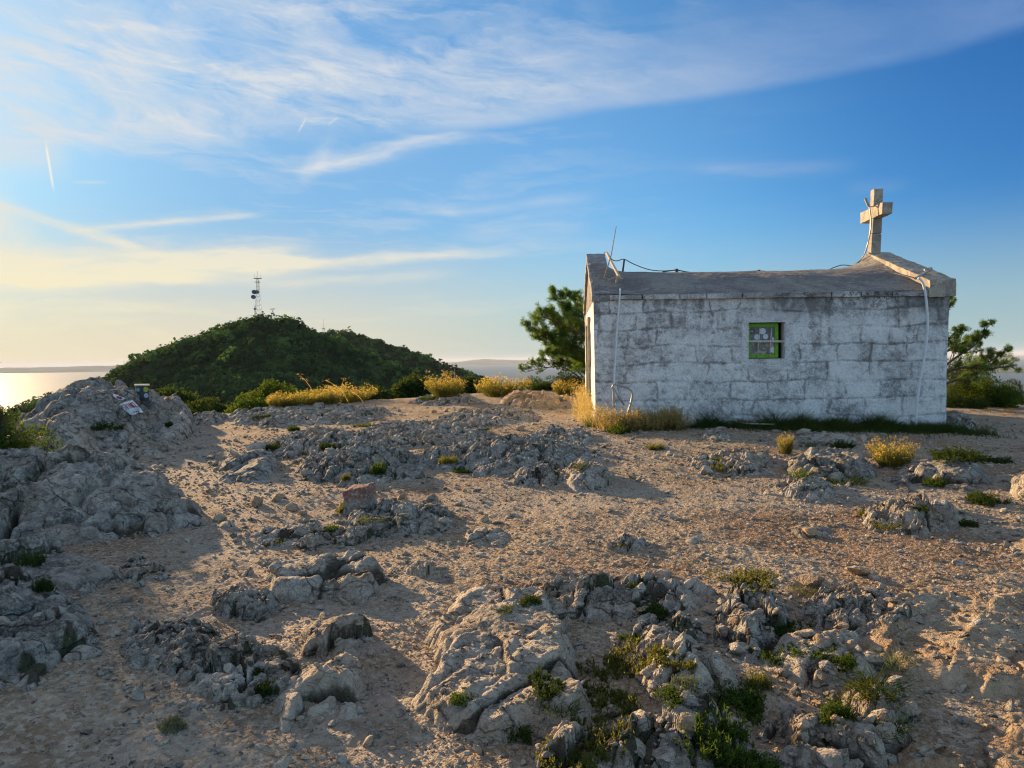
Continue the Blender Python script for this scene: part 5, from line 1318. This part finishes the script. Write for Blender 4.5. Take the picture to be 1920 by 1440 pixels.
for i, (px, py, w, h, kd, mt, lab) in enumerate(TF):
    if any(q in lab for q in DROP[:1] + DROP[2:4] + DROP[6:]): continue
    if px < 1000 or py < 1090: w *= .85; h *= .62
    elif 'moss' in lab: w *= 1.3; h *= 1.2
    else: w *= 1.0; h *= .72
    plant(px, py, w, h, kd, mt, lab, 'grass_tuft' if kd == 'grass' else 'cushion_plant', 'grass tuft' if kd == 'grass' else 'plant', 'low plants among the rocks', i % 3)
EV = [(560, 758, 84, 26, 'leftmost of the golden bushes on the rim'), (615, 756, 60, 28, 'golden bush at the left shoulder of the long pair'), (655, 752, 96, 34, 'wide golden bush in the middle of the rim row'),
      (522, 762, 44, 22, 'small golden bush at the left foot of the rim row'), (836, 742, 74, 36, 'round golden bush on the skyline rocks'), (942, 742, 100, 38, 'big golden-topped bush on the skyline left of the pine'),
      (1060, 740, 50, 28, 'small golden bush near the chapel front'), (1672, 872, 84, 46, 'golden-flowered bush on the pale-spotted rock'), (1474, 850, 30, 36, 'small golden-flowered tuft in front of the window')]
for i, (px, py, w, h, lab) in enumerate(EV):
    q = plant(px, py, w, h, 'everlasting', 'leaf_olive', lab, 'golden_bush', 'bush', 'golden everlasting bushes', i % 3, 'flower', sink=0.05)
# tall dry grass around the chapel corner
def dry_clump(pts, nb, hpx, mat, label, name, Lh, seed, wid=0.006, spread=.22, heads=True):
    r = np.random.default_rng(seed); P = []
    for _ in range(nb):
        a = r.uniform(0, len(pts) - 1.001); k = int(a); t = a - k; P.append(np.array(pts[k]) * (1 - t) + np.array(pts[k + 1]) * t + r.normal(0, .09, 3) * [1, .8, 0])
    P = np.array(P); P[:, 2] = zg(P[:, 0], P[:, 1]) - .02
    tt_ = np.linspace(-1, 1, nb); hump = .45 + .75 * np.clip(.55 + 1.5 * vn2(P[:, 0] * 3.1, P[:, 1] * 3.1, seed + 40), 0, 1)
    D = unit(dirs_up(nb, r, spread)); v, f, tip = strips(P, D, Lh * hump * r.uniform(.35, 1.1, nb), wid, r, .16, 3, .4)
    loc = P.mean(0); root = empty(name, loc)
    link('blades', mesh_np('blades', v - loc, f), M[mat], root)
    if heads:
        k = 9; hp = np.repeat(tip, k, 0) + r.normal(0, .018, (nb * k, 3)) * [.5, .5, 1.6]; hv = leaf_quads(hp, unit(r.normal(size=(nb * k, 3)) + [0, 0, 1.2]), .03, .011, r)
        link('seed_heads', mesh_np('seed_heads', hv[0] - loc, hv[1]), M['straw'], root)
    return tag(root, label, 'grass clump')
g0 = lambda px, py: gp(px, py)
dry_clump([g0(1094, 796), g0(1102, 772), g0(1096, 755)], 520, 0, 'straw', 'tall golden dry grass against the lit chapel front', 'dry_grass', .52, 3, .006, .34)
dry_clump([g0(1120, 800), g0(1150, 806)], 240, 0, 'straw', 'sparse rusty dry stalks at the chapel corner', 'dry_grass', .34, 4, .005, .3)
M['weed'] = leaf_mat('brown_green_weeds', (0.06, 0.065, 0.02), (0.22, 0.15, 0.05), 0.4, 14)
dry_clump([g0(1165, 808), g0(1200, 806), g0(1240, 806), g0(1275, 806)], 1500, 0, 'weed', 'thick brownish weeds along the wall behind the bent pipe', 'weed_clump', .36, 5, .007, .42)
def grass_belt(name, label, p0, p1, n, h0, mat, seed, wid):
    r = np.random.default_rng(seed); t = r.uniform(0, 1, n); P = np.array(p0)[None] * (1 - t)[:, None] + np.array(p1)[None] * t[:, None]; P[:, 1] -= np.abs(r.normal(0, wid, n)) ; P[:, 0] += r.normal(0, .02, n)
    P[:, 2] = zg(P[:, 0], P[:, 1]) - .02; D = unit(dirs_up(n, r, .45)); L = h0 * r.uniform(.4, 1.1, n) * np.clip(0.65 + 1.9 * vn2(P[:, 0] * 2.1, P[:, 1] * 2.5, seed), .12, 1.6)
    v, f, tip = strips(P, D, L, .009, r, .35, 3); o = link(name, mesh_np(name, v, f), M[mat]); return tag(o, label, 'grass', kind='stuff')
wl = CP(1.2, -0.02, 0.3); wr_ = CP(CL + 0.1, -0.02, 0.3)
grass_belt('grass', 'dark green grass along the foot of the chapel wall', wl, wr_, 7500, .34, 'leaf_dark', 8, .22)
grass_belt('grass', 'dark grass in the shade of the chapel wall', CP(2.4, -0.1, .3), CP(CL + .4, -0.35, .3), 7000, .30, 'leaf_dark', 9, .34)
# feather-grass stalks on the skyline
for i, (px, py, n, lab) in enumerate(((612, 735, 5, 'thin pale feather grass above the rim row of golden bushes'), (665, 738, 3, 'curved feather grass behind the wide golden bush'), (830, 722, 7, 'feathery grass stalks behind the round golden bush'))):
    r = np.random.default_rng(60 + i); c0 = at(px, py + 16, 19.0 if i == 2 else 17.5); P = c0 + r.normal(0, .12, (n, 3)) * [2.2, .5, .2]; D = unit(dirs_up(n, r, .35)); v, f, tip = strips(P, D, r.uniform(.45, .75, n), .012, r, .35, 4, .5)
    k = 16; hp = np.repeat(tip, k, 0) + r.normal(0, .02, (n * k, 3)) * [2.2, .6, 1.0]; hv = leaf_quads(hp, unit(r.normal(size=(n * k, 3)) + [1, 0, .6]), .045, .012, r)
    tag(put_np('feather_grass', [(v, f), hv], M['straw']), lab, 'grass tuft')

# ---- bushes and trees
def clump_leaves(C, Rr, n, ll, lw, r, flat=0.85, shell=0.55, up=0.3):
    parts = []
    for c, rad in zip(C, Rr):
        k = max(20, int(n * (rad / np.mean(Rr)) ** 2)); d = unit(r.normal(size=(k, 3))); q = r.uniform(shell, 1.0, k) ** 0.8
        w = 1 + 0.35 * vn3(d[:, 0] * 2.2 + c[0], d[:, 1] * 2.2 + c[1], d[:, 2] * 2.2 + c[2], 9)
        P = np.array(c) + d * (q * rad * w)[:, None] * [1, 1, flat]
        parts.append(leaf_quads(P, unit(d * 0.8 + r.normal(size=(k, 3)) * .7 + [0, 0, up]), ll * r.uniform(.6, 1.3, k), lw, r, .1))
    return joinp(parts)
def bush(loc, C, Rr, n, ll, lw, mat, label, name='bush', cat='bush', group=None, seed=1, stem=True, flat=.85):
    r = np.random.default_rng(seed); v, f = clump_leaves(C, Rr, n, ll, lw, r, flat); loc = np.array(loc, float); root = empty(name, loc)
    link('foliage' if name != 'pine_tree' else 'crown', mesh_np('foliage', v - loc, f), M[mat], root)
    if stem:
        mb = MB()
        for c in C[:: max(1, len(C) // 14)]:
            c = np.array(c); m_ = (loc + c) / 2 + r.normal(0, .06, 3) * np.linalg.norm(c - loc); mb.tube([loc - [0, 0, .1], m_, c], .02 * np.linalg.norm(c - loc) + .01, 6, .008)
        v_ = np.array(mb.v) - loc; mb.v = [tuple(q) for q in v_]; mb.build('trunk', M['bark'], root)
    return tag(root, label, cat, group)
def blob(c, rx, ry, rz_, n, r, rr0, rr1):
    C, Q = [], []
    for _ in range(n):
        d = unit(r.normal(size=3)); q = r.uniform(.25, .95) ; C.append(np.array(c) + d * q * [rx, ry, rz_]); Q.append(r.uniform(rr0, rr1))
    return C, Q
r = np.random.default_rng(21)
# juniper at the left edge: visible tip, taller unseen clumps added to cast shade
jl = gp(20, 885); Yj = jl[1]
C, Q = blob([jl[0] - .05, Yj + .1, jl[2] + .28], .62, .5, .26, 34, r, .14, .22)
C2, Q2 = blob([jl[0] - .65, Yj + .2, jl[2] + .50], .6, .6, .45, 40, r, .16, .26)
C3, Q3 = blob([jl[0] - 3.9, Yj + 1.3, jl[2] + 1.05], 1.2, 1.1, .95, 60, r, .25, .4)
C4, Q4 = blob([jl[0] - 6.4, Yj + 3.0, jl[2] + 1.5], 1.6, 1.2, 1.4, 60, r, .28, .45)
bush((jl[0] - 1.4, Yj + .8, jl[2] - .05), C + C2 + C3 + C4, Q + Q2 + Q3 + Q4, 340, .055, .014, 'leaf_green', 'spreading green juniper at the left edge beside the painted rock, with unseen clumps added for shade', 'juniper_shrub', 'shrub', seed=3)
for i, (px, py, h_) in enumerate(((2, 770, .5),)):
    q = at(px, py + 15, Yj + .3)
    C, Q = blob([q[0], q[1], q[2] - .02], .06, .06, .22, 10, r, .03, .06); bush((q[0], q[1], q[2] - .4), C, Q, 60, .035, .008, 'leaf_olive', 'reddish upright juniper tip at the very left edge', 'juniper_shoot', 'shrub', seed=5)

def px_bush(px, py_top, py_bot, w, Y, n, rr, ll, lw, mat, label, seed, nc=26, flat=.85, name='bush', group='bushes beyond the rim'):
    c = at(px, (py_top + py_bot) / 2, Y); rx = w * Y / F / 2; rz_ = (py_bot - py_top) * Y / F / 2
    r_ = np.random.default_rng(seed); C, Q = blob(c, rx * .85, rx * .8, rz_ * .8, nc, r_, rr * .7, rr * 1.3)
    return bush((c[0], c[1], c[2] - rz_ - .3), C, Q, n, ll, lw, mat, label, name, 'bush', group, seed, True, flat)
px_bush(520, 716, 800, 150, 24, 330, .30, .085, .05, 'leaf_green', 'bright green broadleaf bush just beyond the rim, left of the golden row', 31, 34)
px_bush(470, 740, 800, 90, 22, 280, .25, .08, .05, 'leaf_green', 'lower green bush at the rim behind the jumbled rocks', 32, 20)
px_bush(585, 728, 800, 90, 25, 280, .28, .085, .05, 'leaf_green', 'green bush behind the left golden bushes', 33, 20)
px_bush(400, 745, 830, 110, 46, 300, .8, .22, .13, 'leaf_dark', 'dark green bush on the slope behind the jumbled rocks', 34, 20)
px_bush(330, 720, 800, 110, 60, 300, 1.0, .28, .16, 'leaf_dark', 'dark bush on the slope behind the sticker box', 35, 20)
px_bush(775, 702, 770, 90, 60, 300, .9, .25, .15, 'leaf_dark', 'rounded dark bush below the skyline behind the rim', 36, 22)
px_bush(700, 722, 790, 110, 48, 300, .8, .22, .13, 'leaf_dark', 'dark bush behind the wide golden bush', 37, 22)
px_bush(880, 700, 765, 44, 40, 300, .5, .16, .09, 'leaf_dark', 'upright dark bush between two golden bushes', 38, 16)
px_bush(905, 716, 770, 60, 42, 260, .5, .16, .09, 'leaf_dark', 'dark bush behind the big golden-topped bush', 39, 14)
px_bush(640, 728, 800, 100, 50, 300, .8, .22, .13, 'leaf_dark', 'dark green bush left of the feather grass', 40, 20)
px_bush(1018, 706, 750, 74, 21.5, 300, .22, .06, .018, 'leaf_green', 'low bright green pine bush at the foot of the tall pine', 41, 22, name='pine_bush')
px_bush(1068, 690, 748, 80, 21.5, 300, .22, .06, .018, 'leaf_dark', 'dark green pine bush between the low bush and the chapel', 42, 22, name='pine_bush')
px_bush(1835, 700, 800, 150, 18, 330, .26, .07, .02, 'leaf_green', 'dense green bush right of the chapel', 43, 40, name='pine_bush')
px_bush(1812, 655, 790, 110, 18.6, 300, .24, .07, .016, 'leaf_dark', 'tall dark bush under the sparse pine right of the chapel', 47, 30, name='pine_bush')
px_bush(1880, 700, 795, 110, 19.5, 300, .24, .07, .016, 'leaf_dark', 'dark bush between the tall bush and the right edge', 48, 28, name='pine_bush')
px_bush(1800, 730, 805, 90, 17, 300, .22, .07, .02, 'leaf_dark', 'dark bush against the right end of the chapel', 44, 26, name='pine_bush')
px_bush(1900, 735, 800, 90, 19, 300, .24, .07, .02, 'leaf_green', 'bright green bush at the right edge', 45, 24, name='pine_bush')
px_bush(1860, 768, 806, 120, 15.8, 200, .13, .05, .012, 'weed', 'low brown-green scrub in front of the bushes right of the chapel', 46, 24, name='scrub_bush')

def needle_tufts(P, D, r, nn=22, L=.10, W=.010):
    n = len(P); d = unit(np.repeat(D, nn, 0) * .75 + unit(r.normal(size=(n * nn, 3)))); return leaf_quads(np.repeat(P, nn, 0) + d * .01, d, L * r.uniform(.7, 1.15, n * nn), W, r)
def pine(px_trunk, Y, base_py, branches, label, seed, dens=1.0, tuftL=.10, nn=22, cones=0, mat='needle', trunk_top=None, tw=.09, twn=9, W=.010):
    """branches: polylines in photo points with a depth each; side twigs and needle tufts grow along them"""
    r = np.random.default_rng(seed); b0 = at(px_trunk, base_py, Y); b0[2] = zgs(b0[0], b0[1]) - .1
    tt = at(px_trunk + 6, trunk_top, Y); mid = (b0 + tt) / 2 + [.12, 0, 0]
    wood = MB(); wood.tube(curve([b0, mid, tt], 5), tw, 10, tw * .45); TP, TD = [], []; CP_ = []
    for br in branches:
        pts = [at(px, py, y) for px, py, y in br]; cv = curve(pts, 6); wood.tube(cv, tw * .42, 7, tw * .10); cv = np.array(cv)
        sl_ = np.linalg.norm(np.diff(cv, axis=0), axis=1); tot = sl_.sum(); cum = np.concatenate([[0], np.cumsum(sl_)])
        nt_ = int(tot / .085 * dens)
        for k in range(nt_):
            s = tot * (0.22 + 0.78 * (k + r.uniform(0, 1)) / nt_); j = min(np.searchsorted(cum, s) - 1, len(cv) - 2); t = (s - cum[j]) / (sl_[j] + 1e-9)
            p0 = cv[j] * (1 - t) + cv[j + 1] * t; d0 = unit(cv[j + 1] - cv[j]); side = unit(r.normal(size=3)); side -= d0 * side.dot(d0)
            d = unit(d0 * .75 + unit(side) * r.uniform(.4, .9) + [0, 0, .25]); L = tot * .32 * (1.15 - .75 * s / tot) * r.uniform(.45, 1.1)
            e = p0 + d * L + np.array([0, 0, .12 * L]); m_ = p0 + d * L * .5
            wood.tube([p0, m_, e], .010, 5, .005)
            for q in range(twn):
                u_ = r.uniform(.25, 1.0); pp = p0 + (e - p0) * u_; dd_ = unit(d + unit(r.normal(size=3)) * .75 + [0, 0, .25]); l2 = L * .42 * r.uniform(.4, 1.0)
                en = pp + dd_ * l2; wood.tube([pp, en], .005, 4, .003); TP.append(en); TD.append(dd_); TP.append(pp * .45 + en * .55); TD.append(dd_)
                if cones and r.uniform() < cones: CP_.append(en - [0, 0, .03])
            TP.append(e); TD.append(d)
    if CP_:
        cv_, cf_ = ico(1)
        for c in CP_[:140]: wood.add(cv_ * [.022, .022, .034] + c, [tuple(q) for q in cf_.tolist()])
    loc = b0; root = empty('pine_tree', loc); tag(root, label, 'tree', 'pines beside the chapel')
    wood.v = [tuple(np.array(q) - loc) for q in wood.v]; wood.build('trunk', M['bark'], root)
    v, f = needle_tufts(np.array(TP), np.array(TD), r, nn, tuftL, W); link('crown', mesh_np('crown', v - loc, f), M[mat], root)
    return root
pine(1165, 20.0, 745, [
  [(1160, 640, 20), (1120, 612, 19.6), (1070, 580, 19.4), (1040, 552, 19.3)],
  [(1160, 620, 20), (1125, 590, 20.2), (1085, 572, 20.1), (1066, 556, 20.0)],
  [(1160, 665, 20), (1115, 640, 19.5), (1060, 612, 19.3), (1016, 592, 19.2)],
  [(1160, 680, 20), (1110, 662, 19.8), (1050, 640, 19.6), (998, 614, 19.5)],
  [(1160, 690, 20), (1110, 680, 20.2), (1060, 655, 20.2), (1012, 636, 20.0)],
  [(1160, 655, 20), (1120, 628, 20.4), (1075, 615, 20.6), (1045, 605, 20.6)],
  [(1160, 700, 20), (1115, 690, 19.7), (1070, 668, 19.4), (1034, 660, 19.4)],
  [(1160, 706, 20), (1110, 690, 20.5), (1075, 682, 20.7), (1050, 672, 20.7)],
 ], 'dark green pine leaning out left from behind the chapel front', 11, 1.05, .11, 22, .0, trunk_top=590, tw=.10, twn=7, W=.009)
pine(1105, 21.0, 745, [
  [(1100, 720, 21), (1060, 690, 20.8), (1020, 690, 20.8), (985, 698, 20.8)],
  [(1100, 715, 21), (1065, 680, 21), (1030, 675, 21), (1012, 672, 21)],
 ], 'thin straggly branch growth under the leaning pine', 12, .7, .07, 12, .15, trunk_top=700, tw=.05, twn=6, W=.014)
pine(1752, 17.5, 790, [
  [(1752, 700, 17.5), (1790, 672, 17.2), (1830, 645, 17.1), (1852, 612, 17.0)],
  [(1752, 705, 17.5), (1800, 690, 17.3), (1850, 680, 17.2), (1882, 660, 17.1)],
  [(1752, 680, 17.5), (1780, 655, 17.6), (1815, 640, 17.7), (1840, 642, 17.7)],
  [(1752, 660, 17.5), (1775, 640, 17.3), (1792, 622, 17.3), (1802, 615, 17.3)],
  [(1752, 640, 17.5), (1766, 600, 17.5), (1778, 575, 17.5), (1786, 562, 17.5)],
  [(1752, 730, 17.5), (1810, 705, 17.6), (1870, 690, 17.6), (1900, 688, 17.6)],
 ], 'sparse pine with bare cone-dotted branches behind the right chapel corner', 13, 1.0, .085, 16, .3, trunk_top=600, tw=.08, twn=7, W=.008)

r = np.random.default_rng(91)
C, Q = blob([-12.9, 14.6, 2.6], 1.3, 1.3, 1.9, 70, r, .35, .6)  # unseen evergreens from here on, added only to shade the left foreground
bush((-12.9, 14.6, -1.2), C, Q, 260, .13, .04, 'leaf_dark', 'unseen evergreen tree added past the left edge to cast shade', 'shade_evergreen', 'tree', seed=6)
C, Q = blob([-18.0, 21.5, 1.3], 1.9, 1.7, 1.9, 80, r, .45, .75)
bush((-18.0, 21.5, -5.0), C, Q, 260, .17, .05, 'leaf_dark', 'unseen evergreen added on the slope past the left edge to cast shade', 'shade_evergreen', 'tree', seed=7)
# ------------------------------------------------------------------ wooded hill
def woodland(name, label, N, xr, yr, size, seed, nq, quad, dens_y=None):
    r = np.random.default_rng(seed); x = r.uniform(*xr, N); y = r.uniform(*yr, N); z = zg(x, y, False)
    # keep what stands in the wedge of view
    k = (np.abs(x) < y * 0.80 + 20) & (z > -160)
    den = 0.75 + 0.8 * vn2(x / 40, y / 40, seed); k &= r.uniform(0, 1, N) < den
    x, y, z = x[k], y[k], z[k]; n = len(x); s = size * np.exp(r.normal(0, .34, n))
    d = unit(r.normal(size=(n, nq, 3))); d[..., 2] = np.abs(d[..., 2]) * 1.1 - .15
    lob = 1 + .30 * np.sin(d[..., 0] * 5 + x[:, None]) * np.cos(d[..., 1] * 4 + y[:, None]) + .12 * r.normal(size=(n, nq))
    c = np.stack([x, y, z + s * .25], -1); P = c[:, None] + d * (s[:, None] * lob)[..., None] * [1, 1, .8]
    dn = unit(d.reshape(-1, 3) * [1, 1, 1.2] + r.normal(size=(n * nq, 3)) * .35); T1 = unit(np.cross(dn, unit(r.normal(size=dn.shape)))); T2 = np.cross(dn, T1)
    q = (quad * s / size)[:, None].repeat(nq, 1).ravel()[:, None] * r.uniform(.5, 1.0, (n * nq, 1)); P = P.reshape(-1, 3)
    v = np.stack([P - T1 * q * .6, P + T2 * q * .5, P + T1 * q * .6, P - T2 * q * .5], 1).reshape(-1, 3); f = np.arange(len(v)).reshape(-1, 4)
    tint = np.clip(.26 + .75 * r.normal(size=n) * .6 + .6 * vn2(x / 22, y / 22, seed + 4) + .5 * (r.uniform(0, 1, n) > .93), 0, 1)
    tt = np.repeat(np.repeat(tint, nq), 4)
    o = link(name, mesh_np(name, v, f, False, tt), M['wood_leaf']); return tag(o, label, 'woodland', kind='stuff')
woodland('woodland', 'evergreen scrub covering the near hill below the masts', 4600, (-560, 90), (560, 850), 5.6, 5, 170, 2.1)
woodland('woodland', 'dark scrub on the second ridge behind the near hill', 3800, (-420, 120), (1020, 1290), 5.5, 6, 70, 3.4)
woodland('woodland', 'scrub on the steep slope falling away from the summit', 2600, (-260, 120), (60, 420), 3.0, 7, 110, 1.5)
haze.hide_viewport = False
